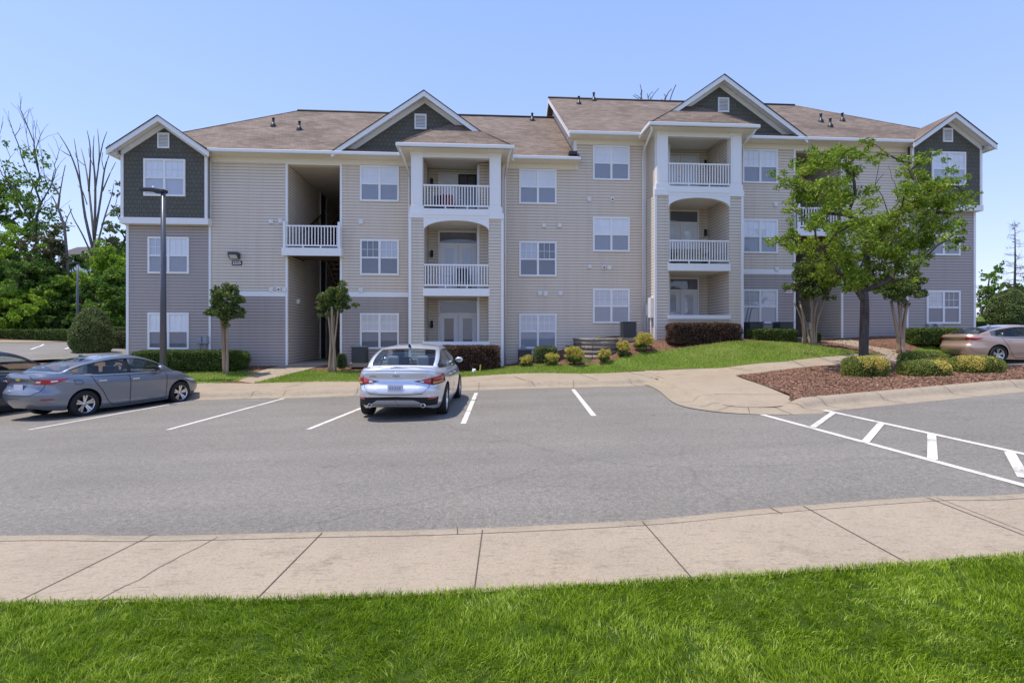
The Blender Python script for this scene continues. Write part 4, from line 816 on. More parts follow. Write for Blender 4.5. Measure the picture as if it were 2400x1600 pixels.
class Car:
    def __init__(s, name, label, loc, rz, paint, L=4.85, W=.92, H=1.47, style='sedan', belt=.97, deck=1.06, hood=.80, wheel=.335, axles=(1.02, 3.84), gh=(.62, 1.42, 2.75, 3.62), spoke='twin', cab=.60, tail=None):
        s.L, s.W, s.H = L, W, H; s.root = empty(name, loc, rz, label, 'car'); s.paint = paint; s.axles = axles; s.wr = wheel; s.gh = gh
        s.T = [(0, deck - .06), (.06, deck - .01), (.18, deck), (.5, deck - .01), (1.1, belt + .03), (1.8, belt), (2.8, belt - .005), (gh[3] - .1, belt - .0), (gh[3] + .3, belt - .05), (L - .45, hood), (L - .15, hood - .09), (L, hood - .16)]
        if style == 'suv': s.T[0:4] = [(0, deck - .02), (.06, deck), (.2, deck), (.5, deck)]
        s.B = [(0, .36), (.25, .26), (.8, .20), (L - .8, .20), (L - .25, .22), (L, .27)]
        s.cab = cab; s.style = style; s.n_r, s.n_f = 5.2, 3.4
        s.body(); s.greenhouse(); s.wheels(spoke)
    # plan outline (arc length from the rear centre to the front centre) -> q in -1..1, r in 0..1
    def outline(s, N):
        a = np.linspace(0, math.pi, 4001); c, sn = -np.cos(a), np.sin(a)
        q = np.where(c < 0, -np.abs(c) ** (2 / s.n_r), np.abs(c) ** (2 / s.n_f)); r = np.where(c < 0, np.abs(sn) ** (2 / s.n_r), np.abs(sn) ** (2 / s.n_f))
        d = np.hypot(np.diff(q) * s.L / 2, np.diff(r) * s.W); l = np.concatenate([[0], np.cumsum(d)]); s.al = (l, q, r)
        t = np.linspace(0, l[-1], N); return np.interp(t, l, q), np.interp(t, l, r)
    def wf(s, t): return spl([(0, .90), (.12, .945), (.3, .975), (.5, .99), (.68, 1.0), (.80, .995), (.90, .965), (1, .90)], t)
    def xr(s, t): return spl([(0, .20), (.12, .06), (.30, .0), (.45, .005), (.55, .06), (.72, .10), (.9, .06), (1, .10)], t) if s.style != 'suv' else spl([(0, .15), (.2, .02), (.4, 0), (.6, .08), (1, .12)], t)
    def xf(s, t): return s.L - spl([(0, .14), (.2, .02), (.5, 0), (.7, .06), (.88, .20), (1, .42)], t)
    def surf(s, q, r, t):
        x = s.xr(t) + (q + 1) / 2 * (s.xf(t) - s.xr(t)); y = s.W * s.wf(t) * r; b, T = spl(s.B, x), spl(s.T, x); return x, y, b + t * (T - b)
    def body(s):
        N = 150; q, r = s.outline(N); ts = np.concatenate([np.linspace(0, .9, 34), np.array([.915, .93, .945, .96, .975, .99, 1.0])]); rows = []
        for t in ts:
            x, y, z = s.surf(q, r, np.full(N, t)); half_ = np.stack([x, y, z], 1); mir = half_[1:-1][::-1] * [1, -1, 1]; rows.append(np.concatenate([half_, mir]))
        top = rows[-1]
        for k in (.955, .90, .8, .6, .35, .12):
            p = top.copy(); p[:, 1] *= k; p[:, 2] += .035 * (1 - k * k); rows.append(p)
        M_ = len(top); V = np.concatenate(rows); bm = bmesh.new(); vs = [bm.verts.new(v) for v in V]
        for i in range(len(rows) - 1):
            for k in range(M_):
                k2 = (k + 1) % M_; f = bm.faces.new((vs[i * M_ + k], vs[i * M_ + k2], vs[(i + 1) * M_ + k2], vs[(i + 1) * M_ + k])); f.smooth = True
                c = f.calc_center_median()
                if i >= len(ts) - 1 and s.gh[0] + .16 < c.x < s.gh[3] - .12 and abs(c.y) < s.W * .80: f.material_index = 1
        f = bm.faces.new([vs[k] for k in range(M_)]); f.material_index = 1
        o_ = (len(rows) - 1) * M_; h = N - 1
        for k in range(h):                                            # close the spine
            a, b = o_ + k, o_ + k + 1; c2, d2 = o_ + (M_ - k) % M_, o_ + (M_ - k - 1) % M_
            idx = [a, b, d2, c2]; idx = list(dict.fromkeys(idx))
            if len(idx) > 2:
                try:
                    f = bm.faces.new([vs[i] for i in idx]); f.smooth = True; c = f.calc_center_median()
                    if s.gh[0] + .16 < c.x < s.gh[3] - .12: f.material_index = 1
                except ValueError: pass
        bmesh.ops.remove_doubles(bm, verts=bm.verts, dist=1e-5); bmesh.ops.recalc_face_normals(bm, faces=bm.faces)
        me = bpy.data.meshes.new('body'); bm.to_mesh(me); bm.free(); o = link('body', me, [s.paint, 'rubber'])
        cut = MB()
        for ax in s.axles:
            for sd in (-1, 1):
                a, b = (sd * .52, sd * 1.2); cut.lathe([(s.wr + .055, a), (s.wr + .055, b)], 'Y', (ax, 0, s.wr + .005), 40, caps=True)
        c = cut.build('cutter', 'rubber'); md = o.modifiers.new('b', 'BOOLEAN'); md.object = c; md.solver = 'EXACT'; md.operation = 'DIFFERENCE'
        try: md.material_mode = 'TRANSFER'
        except Exception: pass
        bpy.context.view_layer.update(); me2 = bpy.data.meshes.new_from_object(o.evaluated_get(bpy.context.evaluated_depsgraph_get())); o.modifiers.clear(); o.data = me2
        bpy.data.objects.remove(c); me2.set_sharp_from_angle(angle=R(38)); o.parent = s.root; s.bodyo = o
    # point on the skin at arc length a from the rear centre and height z (side = +1 left, -1 right)
    def skin(s, a, z, side=1, off=.004):
        l, Q, Rr = s.al; q = np.interp(a, l, Q); r = np.interp(a, l, Rr); x = (q + 1) / 2 * s.L
        for _ in range(4):
            b, T = spl(s.B, x), spl(s.T, x); t = np.clip((z - b) / (T - b), 0, 1); x = s.xr(t) + (q + 1) / 2 * (s.xf(t) - s.xr(t))
        y = s.W * s.wf(t) * r; n = s.n_r if q < 0 else s.n_f; nx = np.sign(q) * abs(q) ** (n - 1) * 2 / s.L; ny = r ** (n - 1) / s.W; d = math.hypot(nx, ny) + 1e-9
        return Vector((x + nx / d * off, side * (y + ny / d * off), z))
    def a_of_x(s, x): l, Q, _r = s.al; q = 2 * x / s.L - 1; return float(np.interp(q, Q, l))
    def patch(s, name, quad, mat, side, off=.006, parent=None, nu=12, nv=5, thick=True):
        """quad: four (a, z) corners, or rear/side outline in the skin's own coordinates"""
        (a0, z0), (a1, z1), (a2, z2), (a3, z3) = quad; V = []
        for j in range(nv + 1):
            for i in range(nu + 1):
                u, v = i / nu, j / nv; a = (a0 * (1 - u) + a1 * u) * (1 - v) + (a3 * (1 - u) + a2 * u) * v; z = (z0 * (1 - u) + z1 * u) * (1 - v) + (z3 * (1 - u) + z2 * u) * v
                edge = 0 if thick and (i in (0, nu) or j in (0, nv)) else 1; V.append(s.skin(a, z, side, off * edge + (.0045 if not edge else 0)))
        F = np.array([(j * (nu + 1) + i, j * (nu + 1) + i + 1, (j + 1) * (nu + 1) + i + 1, (j + 1) * (nu + 1) + i) for j in range(nv) for i in range(nu)])
        if side < 0: F = F[:, ::-1]
        o = npmesh(name, np.array(V), F, mat, parent or s.root, smooth=True); return o
    def a_xz(s, x, z):
        b, T = spl(s.B, x), spl(s.T, x); t = np.clip((z - b) / (T - b), 0, 1); l, Q, _r = s.al; return float(np.interp(2 * (x - s.xr(t)) / (s.xf(t) - s.xr(t)) - 1, Q, l))
    def seam(s, name, pts, mat='rubber', wd=.006, sides=(1, -1), parent=None, xz=False):
        k = np.linspace(0, len(pts) - 1, 12 * (len(pts) - 1) + 1); pa = np.array(pts, float); pts = np.stack([np.interp(k, np.arange(len(pa)), pa[:, c]) for c in (0, 1)], 1)
        if xz: pts = [(s.a_xz(x, z), z) for x, z in pts]
        for sd in sides:
            V = []; P = [s.skin(a, z, sd, .006) for a, z in pts]
            for i, p in enumerate(P):
                d = (P[min(i + 1, len(P) - 1)] - P[max(0, i - 1)]).normalized(); n = Vector((0, sd, 0)) if abs(d.y) < .8 else Vector((-1, 0, 0)); w_ = d.cross(n).normalized() * wd; V += [p - w_, p + w_]
            npmesh(name, np.array([tuple(v) for v in V]), np.array([(2 * i, 2 * i + 1, 2 * i + 3, 2 * i + 2) for i in range(len(P) - 1)]), mat, parent or s.bodyo)
    def greenhouse(s):
        g0, g1_, g2, g3 = s.gh; H = s.H; ry = s.W * .93
        zc = lambda x: spl([(g0, spl(s.T, g0) + .02), ((g0 + g1_) / 2, (spl(s.T, g0) + H - .09) / 2 + .055), (g1_, H - .075), ((g1_ + g2) / 2 - .05, H), (g2, H - .04), ((g2 + g3) / 2, (spl(s.T, g3) + H - .02) / 2 + .035), (g3, spl(s.T, g3) + .03)], x)
        if s.style == 'suv': zc = lambda x: spl([(g0, spl(s.T, g0) + .02), (g0 + .12, H - .25), (g0 + .4, H - .06), (g1_, H - .02), (g2, H - .03), ((g2 + g3) / 2, (spl(s.T, g3) + H) / 2), (g3, spl(s.T, g3) + .03)], x)
        yb = lambda x: spl([(g0, ry * .84), (g0 + .5, ry * .95), (1.9, ry), (g2, ry), (g3 - .3, ry * .95), (g3, ry * .90)], x)
        xs = np.unique(np.concatenate([np.linspace(g0, g3, 57), [g0 + .10, g1_ - .05, g2 + .06, g3 - .1]])); fr = [0, .06, .30, .58, .86, 1.0]; gs = [.10, .3, .55, .8, 1.0]; rows = []
        xB0, xB1 = (g1_ + g2) / 2 + .06, (g1_ + g2) / 2 + .16; s.xB = (xB0 + xB1) / 2
        for x in xs:
            b, c = yb(x), zc(x); zb = spl(s.T, x) - .015; hh = max(c - zb, .02); zr = zb + hh * .91 if hh > .1 else zb + hh * .8; k = hh / (H - .95); yr = b - (b - s.cab * s.W / .92 * 1.0) * min(1, k) ** 1.25
            ln = [(b + (yr - b) * f + .018 * math.sin(math.pi * f), zb + (zr - zb) * f) for f in fr]; ln += [(yr * (1 - g), zr + (c - zr) * (1 - (1 - g) ** 2.2)) for g in gs]; rows.append(ln)
        n = len(rows[0]); W2 = 2 * n - 1; V = []
        for x, ln in zip(xs, rows):
            for y, z in ln: V.append((x, y, z))
            for y, z in ln[-2::-1]: V.append((x, -y, z))
        cats = {}
        qx = g1_ - .70 if s.style != 'suv' else g0 + .35
        for i in range(len(xs) - 1):
            xm = (xs[i] + xs[i + 1]) / 2
            for k in range(W2 - 1):
                kk = k if k < n - 1 else W2 - 2 - k; sd = 1 if k < n - 1 else -1
                c = 'roof'
                if 1 <= kk <= 3 and qx < xm < g3 - .42:
                    c = ('rear_side_window' if xm < xB0 else 'front_side_window' if xm > xB1 else 'pillar') + ('L' if sd > 0 else 'R')
                    if abs(xm - (qx + .30)) < .02 and s.style != 'suv': c = 'pillar' + ('L' if sd > 0 else 'R')
                elif kk >= 6:
                    if g0 + .05 < xm < g1_ - .02: c = 'rear_window'
                    elif g2 + .05 < xm < g3 - .08: c = 'windshield'
                cats.setdefault(c, []).append((i * W2 + k, i * W2 + k + 1, (i + 1) * W2 + k + 1, (i + 1) * W2 + k))
        V = np.array(V)
        for c, F in cats.items():
            F = np.array(F); used, inv = np.unique(F, return_inverse=True); nm = c.rstrip('LR'); mt = s.paint if c == 'roof' else 'rubber' if nm == 'pillar' else 'cglass'
            o = npmesh(nm, V[used], inv.reshape(F.shape), mt, s.root, smooth=True)
            if c == 'roof': s.roofo = o
        s.zc, s.yb = zc, yb
        # window surround
        for sd in (1, -1):
            for f, mt in ((.06, 'chrome'), (.86, 'rubber')):
                m = MB(); pts = []
                for x, ln in zip(xs, rows):
                    if qx - .02 <= x <= g3 - .40:
                        (y0, z0), (y1, z1) = (ln[1], ln[1]) if f < .5 else (ln[4], ln[4]); pts.append((x, sd * (y0 + .004), z0))
                m.tube(pts, .011 if f < .5 else .013, 5); m.build('window_trim', mt, s.root)
        # mirrors
        for sd in (1, -1):
            x = g3 - .52; y = yb(x) - .01; z = spl(s.T, x) + .05; m = MB(); m.lathe([(0, -.07), (.055, -.065), (.085, -.02), (.08, .03), (.05, .075), (0, .09)], 'X', (0, 0, 0), 16)
            for v in m.bm.verts: v.co = Vector((x + v.co.x, sd * (y + .12 + v.co.y * 1.15), z + .06 + v.co.z * .8))
            mi = m.build('side_mirror', s.paint, s.root); m = MB(); m.box(x - .03, x + .03, sd * (y - .03), sd * (y + .1), z + .0, z + .035); m.build('mirror_arm', 'rubber', mi)
            m = MB(); m.lathe([(0, -.073), (.06, -.068)], 'X', (0, 0, 0), 16)
            for v in m.bm.verts: v.co = Vector((x + v.co.x, sd * (y + .12 + v.co.y * 1.0), z + .06 + v.co.z * .72))
            m.build('mirror_glass', 'cmirror', mi)
        # seats, wheel, dashboard
        def soft(name, x0, x1, y0, y1, z0, z1, mat): m = MB(); m.box(x0, x1, y0, y1, z0, z1); return m.build(name, mat, s.root, .04)
        for sd in (1, -1):
            st = soft('front_seat', g2 - .72, g2 - .58, sd * .14, sd * .60, .80, H - .30, 'seat'); m = MB(); m.box(g2 - .72, g2 - .60, sd * .25, sd * .49, H - .29, H - .12); m.build('headrest', 'seat', st, .03)
            soft('rear_headrest', g1_ - .22, g1_ - .12, sd * .2, sd * .46, .92, H - .24, 'seatl')
        m = MB(); m.box(g1_ - .3, g1_ - .1, -.62, .62, .80, belt_of(s) + .05); m.build('rear_seat', 'seatl', s.root, .03)
        m = MB(); m.tube([(g2 + .06 + .05 * math.sin(k / 18 * 6.2832), .36 + .18 * math.cos(k / 18 * 6.2832), 1.0 + .17 * math.sin(k / 18 * 6.2832)) for k in range(19)], .016, 6); m.build('steering_wheel', 'rubber', s.root)
        m = MB(); m.box(g2 + .25, g3 - .25, -.66, .66, .85, belt_of(s) + .04); m.build('dashboard', 'seat', s.root, .03)
    def wheels(s, spoke):
        for ax in s.axles:
            for sd in (1, -1):
                r = s.wr; y0 = s.W - .125; m = MB()
                m.lathe([(r * .66, -.10), (r * .80, -.112), (r * .95, -.105), (r, -.08), (r, .08), (r * .95, .105), (r * .80, .112), (r * .68, .10), (r * .66, .07)], 'Y', (0, 0, 0), 40)
                for v in m.bm.verts: v.co = Vector((ax + v.co.x, sd * (y0 + v.co.y), r + v.co.z))
                tyre = m.build('wheel', 'rubber', s.root)
                m = MB(); m.lathe([(r * .70, .095), (r * .64, .085), (r * .62, .03), (r * .62, -.08)], 'Y', (0, 0, 0), 40)
                def spk(a, w0, w1, r0, r1):
                    d, t = Vector((math.cos(a), 0, math.sin(a))), Vector((-math.sin(a), 0, math.cos(a)))
                    m.prism([d * r0 - t * w0 + Vector((0, .055, 0)), d * r0 + t * w0 + Vector((0, .055, 0)), d * r1 + t * w1 + Vector((0, .085, 0)), d * r1 - t * w1 + Vector((0, .085, 0))], (0, -.03, 0))
                for k in range(5):
                    a = k * 2 * math.pi / 5 + .3
                    if spoke == 'twin': spk(a - .17, .020, .022, r * .1, r * .645); spk(a + .17, .020, .022, r * .1, r * .645)
                    else: spk(a - .12, .018, .026, r * .08, r * .645); spk(a + .26, .014, .018, r * .08, r * .645)
                m.lathe([(0, .075), (r * .13, .07), (r * .16, .05)], 'Y', (0, 0, 0), 20)
                for v in m.bm.verts: v.co = Vector((ax + v.co.x, sd * (y0 + v.co.y), r + v.co.z))
                m.build('rim', 'alloy', tyre); m = MB(); m.lathe([(0, .0), (r * .6, .0)], 'Y', (ax, sd * y0, r), 30); m.build('brake_disc', 'rotor', tyre)
    def part_box(s, name, mat, *b, bevel=.008, parent=None): m = MB(); m.box(*b); return m.build(name, mat, parent or s.root, bevel)
def belt_of(s): return float(spl(s.T, 2.0))

def sedan_details(c, handle='chrome'):
    bx = c.xB; g3 = c.gh[3]
    za = lambda x, f: spl(c.B, x) + f * (spl(c.T, x) - spl(c.B, x)); A = c.a_of_x
    for xx, lo in ((bx, .06), (g3 - .28, .10)): c.seam('door_seam', [(xx, za(xx, f)) for f in np.linspace(lo, .97, 5)], xz=True)
    ra = c.axles[0]; c.seam('door_seam', [(x, za(x, f)) for x, f in ((ra + .16, .98), (ra + .22, .8), (ra + .34, .62), (ra + .44, .45), (ra + .52, .25), (ra + .62, .12), (ra + .72, .07))], xz=True)
    c.seam('door_seam', [(x, za(x, .07)) for x in np.linspace(ra + .72, g3 - .28, 4)], xz=True)
    for x in (bx - .72 if bx - .72 > c.gh[1] - .1 else c.gh[1], bx + .18):
        for sd in (1, -1):
            p = c.skin(A(x), za(x, .84), sd, .02); m = MB(); m.box(p.x - .10, p.x + .10, p.y - .014, p.y + .012, p.z - .016, p.z + .016); m.build('door_handle', handle, c.root, .008)
    # headlights
    for sd in (1, -1):
        aF = A(c.L - .62); l = c.al[0][-1]; c.patch('headlight', [(aF + .1, .66), (l - .5, .58), (l - .55, .68), (aF - .15, .76)], 'lens', sd)
    c.patch('grille', [(c.al[0][-1] - .42, .36), (c.al[0][-1], .36), (c.al[0][-1], .62), (c.al[0][-1] - .5, .62)], 'rubber', 1); c.patch('grille', [(c.al[0][-1] - .42, .36), (c.al[0][-1], .36), (c.al[0][-1], .62), (c.al[0][-1] - .5, .62)], 'rubber', -1)
    for sd in (1, -1):
        for k in range(len(c.axles)): pass
    m = MB(); x = c.gh[1] + .06; z = c.H - .055; m.prism([(x - .10, -.018, z), (x + .08, -.018, z + .012), (x - .06, -.018, z + .075), (x - .10, -.018, z + .07)], (0, .036, 0)); m.build('roof_antenna', 'rubber' if c.paint == 'silver' else c.paint, c.root, .006)
def rear_box(c, y, z, off=.0): return c.skin(abs(y), z, 1 if y >= 0 else -1, off)

# silver sedan, seen from behind
sx, sy = -2.31, 10.35
silver = Car('silver_sedan', 'silver four door sedan parked nose in with its tail towards the road', (sx, sy, plane_z(sx)), R(90), 'silver', L=4.86, W=.925, H=1.50, deck=1.05, belt=.98, hood=.82, spoke='five', cab=.60)
c = silver; sedan_details(c, 'silver')
for sd in (1, -1):
    hs = c.patch('taillight', [(.34, .80), (.76, .715), (1.32, .755), (1.26, .935)], 'rubber', sd, .010, nu=20)
    c.patch('red_lens', [(.42, .795), (.70, .735), (.70, .865), (.52, .83)], 'red', sd, .022, hs); c.patch('red_lens', [(.74, .795), (1.20, .825), (1.18, .915), (.74, .872)], 'red', sd, .024, hs); c.patch('amber_lens', [(.74, .735), (1.14, .765), (1.17, .815), (.74, .785)], 'amber', sd, .024, hs)
    c.patch('reverse_lens', [(.44, .79), (.54, .765), (.56, .805), (.50, .81)], 'lens', sd, .028, hs)
    bp = c.patch('rear_bumper_insert', [(.0, .50), (1.0, .47), (.98, .30), (.0, .30)], 'rubber', sd, .006); c.patch('reflector', [(.66, .435), (.90, .445), (.92, .475), (.68, .465)], 'red', sd, .014, bp)
    c.patch('bumper_valance', [(.0, .315), (.62, .31), (.40, .425), (.0, .43)], 'darkgrey' if False else 'boxg', sd, .018, bp)
    m = MB(); m.lathe([(.035, -.05), (.045, -.05), (.045, .08)], 'X', (.13, sd * .53, .315), 16); m.build('exhaust_tip', 'chrome', c.root)
    c.seam('trunk_seam', [(.72, .90), (.71, .80), (.66, .68), (.54, .56), (.3, .54), (0, .535)], sides=(sd,))
    c.patch('number_plate_recess', [(.0, .57), (.36, .57), (.42, .77), (.0, .78)], 'silver', sd, .003)
p = rear_box(c, 0, .67, .02); pl = c.part_box('number_plate', 'plate', p.x - .012, p.x + .0, -.155, .155, .595, .745, bevel=.004)
for k, (y, h) in enumerate(((-.09, .07), (-.045, .06), (.0, .07), (.055, .065), (.10, .06))): c.part_box('plate_mark', 'plateink', p.x - .0145, p.x - .012, y - .017, y + .017, .67 - h / 2, .67 + h / 2, bevel=0, parent=pl)
p = rear_box(c, 0, .915, .008); m = MB(); m.tube([(p.x, .062 * math.cos(k / 20 * 6.2832), .915 + .050 * math.sin(k / 20 * 6.2832)) for k in range(21)], .009, 6); m.box(p.x - .012, p.x + .004, -.072, .072, .905, .926); m.build('badge', 'chrome', c.root)
p = rear_box(c, .47, .90, .006); text_mesh('lettering', 'ALTIMA', .042, 'chrome', c.root, (p.x, 0.47, .90), (R(90), 0, R(-90)), .003, .001)
for sd in (1, -1): c.seam('spoiler_edge', [(.0, 1.012), (.3, 1.010), (.6, 1.0), (.80, .985)], 'cmirror', .007, (sd,))

# grey sedan, three quarter rear view
gx_, gy_ = -11.62, 12.23
grey = Car('grey_sedan', 'blue grey four door sedan with red tail lights at the left kerb', (gx_, gy_, plane_z(gx_)), R(73), 'grey_p', L=4.55, W=.855, H=1.50, deck=1.10, belt=.99, hood=.82, wheel=.325, axles=(.98, 3.60), gh=(.48, 1.40, 2.55, 3.42), spoke='twin', cab=.58)
c = grey; sedan_details(c)
for sd in (1, -1):
    hs = c.patch('taillight', [(.40, .86), (.80, .86), (1.24, .985), (.55, .99)], 'red', sd, .012, nu=14)
    c.patch('reverse_lens', [(.47, .895), (.58, .885), (.63, .945), (.54, .95)], 'lens', sd, .02, hs); c.patch('reverse_lens', [(.78, .90), (.92, .91), (.96, .955), (.80, .95)], 'lens', sd, .02, hs)
    c.patch('reflector', [(.66, .49), (.94, .49), (.90, .525), (.70, .525)], 'redd', sd, .01)
    c.seam('trunk_seam', [(.36, 1.07), (.46, .99), (.68, .87), (.64, .70), (.5, .62), (.3, .60), (0, .595)], sides=(sd,))
p = rear_box(c, 0, .77, .012); c.part_box('number_plate', 'plate', p.x - .012, p.x, -.155, .155, .70, .85, bevel=.004)
p = rear_box(c, 0, .97, .012); m = MB(); m.prism([(p.x, -.085, .955), (p.x, -.035, .955), (p.x, -.04, .94), (p.x, .05, .94), (p.x, .045, .957), (p.x, .095, .957), (p.x, .085, .985), (p.x, .035, .985), (p.x, .04, 1.0), (p.x, -.05, 1.0), (p.x, -.045, .983), (p.x, -.095, .983)], (-.012, 0, 0)); m.build('badge', 'gold', c.root)
c.seam('fuel_flap_seam', [(.72, .93), (.88, .93), (.92, .83), (.75, .82), (.72, .93)], sides=(-1,), wd=.004, xz=True)

# dark blue suv at the left edge
bx_, by_ = -14.40, 11.9
blue = Car('dark_blue_suv', 'dark blue suv cut off by the left edge behind the grey sedan', (bx_, by_, plane_z(bx_)), R(82), 'blue_p', L=4.65, W=.92, H=1.66, style='suv', deck=1.08, belt=1.06, hood=.98, wheel=.35, axles=(.95, 3.65), gh=(.12, .9, 2.35, 3.35), cab=.66)
c = blue; sedan_details(c)
for sd in (1, -1): c.patch('taillight', [(.5, .9), (.95, .9), (1.0, 1.02), (.45, 1.02)], 'red', sd, .012)
# champagne sedan in the side car park
q = PX(2166, 838, 20.2); qx_, qy_ = q[0], q[1] + .3
tan = Car('champagne_sedan', 'champagne beige sedan parked at the right edge beyond the mulch island', (qx_ + .85, qy_ + .3, g1(qx_ + 2, qy_) - .06), R(3), 'beige_p', L=4.92, W=.92, H=1.50, deck=1.10, belt=1.0, hood=.84, wheel=.34, axles=(1.05, 3.88), gh=(.42, 1.50, 2.70, 3.62), spoke='five', cab=.58)
c = tan; sedan_details(c)
for sd in (1, -1): c.patch('taillight', [(.45, .90), (.85, .90), (1.12, .98), (.5, 1.0)], 'red', sd, .012)

# ------------------------------------------------------------------ street lamps
def lamp(x, y, label, h=6.85, arm=-1):
    z = g1(x, y); t = empty('street_lamp', (x, y, z - .02), 0, label, 'street lamp', 'parking lot lamps')
    m = MB(); m.tube([(0, 0, 0), (0, 0, h)], [.115, .075], 14); m.build('pole', 'pole', t)
    m = MB(); m.lathe([(.26, 0), (.26, .16), (.22, .22), (.13, .24)], 'Z', (0, 0, 0), 20); m.build('base', 'concrete', t)
    m = MB(); m.prism([(0.07, -.13, h + .02), (-.16, -.13, h + .0), (-.78, -.15, h + .06), (-.78, -.15, h + .17), (-.30, -.13, h + .17), (.07, -.1, h + .13)], (0, .28, 0)); hd = m.build('lamp_head', 'black', t, .015)
    m = MB(); m.box(-.66, -.28, -.10, .10, h + .015, h + .03); m.build('lens', 'lens', hd); m = MB(); m.lathe([(.045, .17), (.045, .25), (.0, .26)], 'Z', (-.36, 0, h), 12); m.build('photocell', 'lens', hd); return t
lamp(*PX(375, 0, 18.9)[:2], 'tall dark street lamp in front of the left tower behind the grey sedan')
lamp(*PX(178, 0, 44.5)[:2], 'distant dark lamp pole in front of the left woods')

# ------------------------------------------------------------------ trees and shrubs
def branch_mesh(nodes, parent_of, radius, name, mat, parent, n=6):
    nodes = np.asarray(nodes, float); V, F = [], []; ang = np.arange(n) * 2 * np.pi / n
    for i, p in enumerate(parent_of):
        if p < 0: continue
        a, b = nodes[p], nodes[i]; d = b - a; L = np.linalg.norm(d)
        if L < 1e-6: continue
        d = d / L; u = np.cross(d, [0, 0, 1.0] if abs(d[2]) < .9 else [1.0, 0, 0]); u /= np.linalg.norm(u); v = np.cross(d, u); k = len(V) * n
        for c, r in ((a, min(radius[p], radius[i] * 1.5)), (b + d * radius[i] * .3, radius[i])): V.append(c + (np.cos(ang)[:, None] * u + np.sin(ang)[:, None] * v) * r)
        j = np.arange(n); F.append(np.stack([k + j, k + (j + 1) % n, k + n + (j + 1) % n, k + n + j], 1))
    return npmesh(name, np.concatenate(V), np.concatenate(F), mat, parent, smooth=True)
def grow(trunk, tips, tip_r=.012, jitter=.12, expo=2.3, base_r=None, step=.45, wt=.33):
    """connect every tip to the nearest node nearer the fork; radii follow the pipe model"""
    nodes = [np.array(p, float) for p in trunk]; par = [i - 1 for i in range(len(trunk))]; fork = nodes[-1]; nt_ = len(trunk)
    tips = sorted([np.array(t, float) for t in tips], key=lambda t: np.linalg.norm(t - fork)); dist = {nt_ - 1: 0.0}
    for t in tips:
        dt = np.linalg.norm(t - fork); best, bi = 1e9, nt_ - 1
        for i in range(nt_ - 1, len(nodes)):
            d = np.linalg.norm(t - nodes[i]) + wt * dist.get(i, 0)
            if np.linalg.norm(nodes[i] - fork) < dt and d < best and (nodes[i][2] < t[2] + .25): best, bi = d, i
        a = nodes[bi]; L = np.linalg.norm(t - a); k = max(2, int(L / step)); prev = bi
        for j in range(1, k + 1):
            f = j / k; p = a + (t - a) * f; p[2] += .10 * L * math.sin(math.pi * f) * (1 if t[2] > fork[2] else .3); p += rng.normal(0, jitter * L * .12, 3) * (f < 1)
            nodes.append(p); par.append(prev); dist[len(nodes) - 1] = dist.get(prev, 0) + L / k; prev = len(nodes) - 1
    acc = np.zeros(len(nodes)); kids = np.zeros(len(nodes), int)
    for i in range(len(nodes) - 1, 0, -1):
        acc[i] += tip_r ** expo * (1 if acc[i] == 0 else .3)
        acc[par[i]] += acc[i] if par[i] >= nt_ - 1 or True else 0
    rad = acc ** (1 / expo)
    if base_r:
        k = base_r / rad[nt_ - 1]; rad[:nt_] = np.linspace(base_r * 1.12, base_r * .95, nt_); rad[nt_:] *= k * .92
        rad = np.maximum(rad, tip_r * .5)
    return nodes, par, rad
def crown(clusters, per, size, name, mat, parent, wr=.45, droop=0, flat=0, sq=.75):
    """clusters: (centre, radius)"""
    P = []
    for c, r in clusters:
        k = max(6, int(per * r * r)); d = rng.normal(size=(k, 3)); d /= np.linalg.norm(d, axis=1)[:, None]; d *= (rng.random(k) ** .42)[:, None] * r; d[:, 2] *= sq; P.append(np.asarray(c) + d)
    P = np.concatenate(P); V, F = leaf_quads(P, size, wr, droop, flat); return npmesh(name, V, F, mat, parent, rnd=rng.random(len(F)))

# the street tree on the mulch island
tx, ty = PX(1985, 0, 16.9)[:2]; tz = g1(tx, ty)
tree = empty('street_tree', (0, 0, 0), 0, 'spreading green street tree with dark trunk on the mulch island', 'tree')
spots = [(1828, 402, 34), (1800, 425, 22), (1862, 385, 40), (1890, 362, 34), (1925, 372, 40), (1945, 345, 34), (1985, 326, 18), (1990, 348, 26), (2015, 352, 18), (1960, 395, 36), (1825, 455, 26), (1850, 440, 40), (1835, 500, 24), (1815, 478, 18), (1880, 450, 44), (1905, 425, 40), (1900, 490, 44), (1935, 465, 44), (1965, 450, 46), (1990, 478, 34), (1870, 515, 36),
    (1788, 556, 22), (1770, 560, 14), (1815, 545, 26), (1835, 565, 38), (1875, 560, 44), (1915, 545, 48), (1960, 515, 50), (1995, 520, 44), (2030, 515, 40), (2055, 530, 46), (2065, 492, 30), (1870, 600, 30), (1905, 600, 46), (1945, 580, 52), (1990, 570, 54), (2035, 565, 50), (1930, 630, 44), (1970, 625, 50), (2015, 615, 52), (2060, 600, 44), (2075, 565, 44), (1985, 655, 34), (1945, 655, 30), (1900, 635, 30), (2050, 640, 30), (1985, 600, 50),
    (2085, 640, 22), (2090, 392, 26), (2075, 372, 20), (2120, 372, 26), (2140, 352, 18), (2110, 400, 28), (2100, 430, 32), (2105, 470, 34), (2135, 440, 40), (2160, 410, 34), (2180, 425, 34), (2190, 455, 36), (2212, 440, 18), (2155, 475, 40), (2165, 510, 36), (2190, 540, 32), (2205, 545, 20), (2140, 520, 40), (2130, 550, 38), (2095, 545, 40), (2150, 490, 40), (2110, 590, 28), (2185, 490, 22)]
cl = []; tp = []
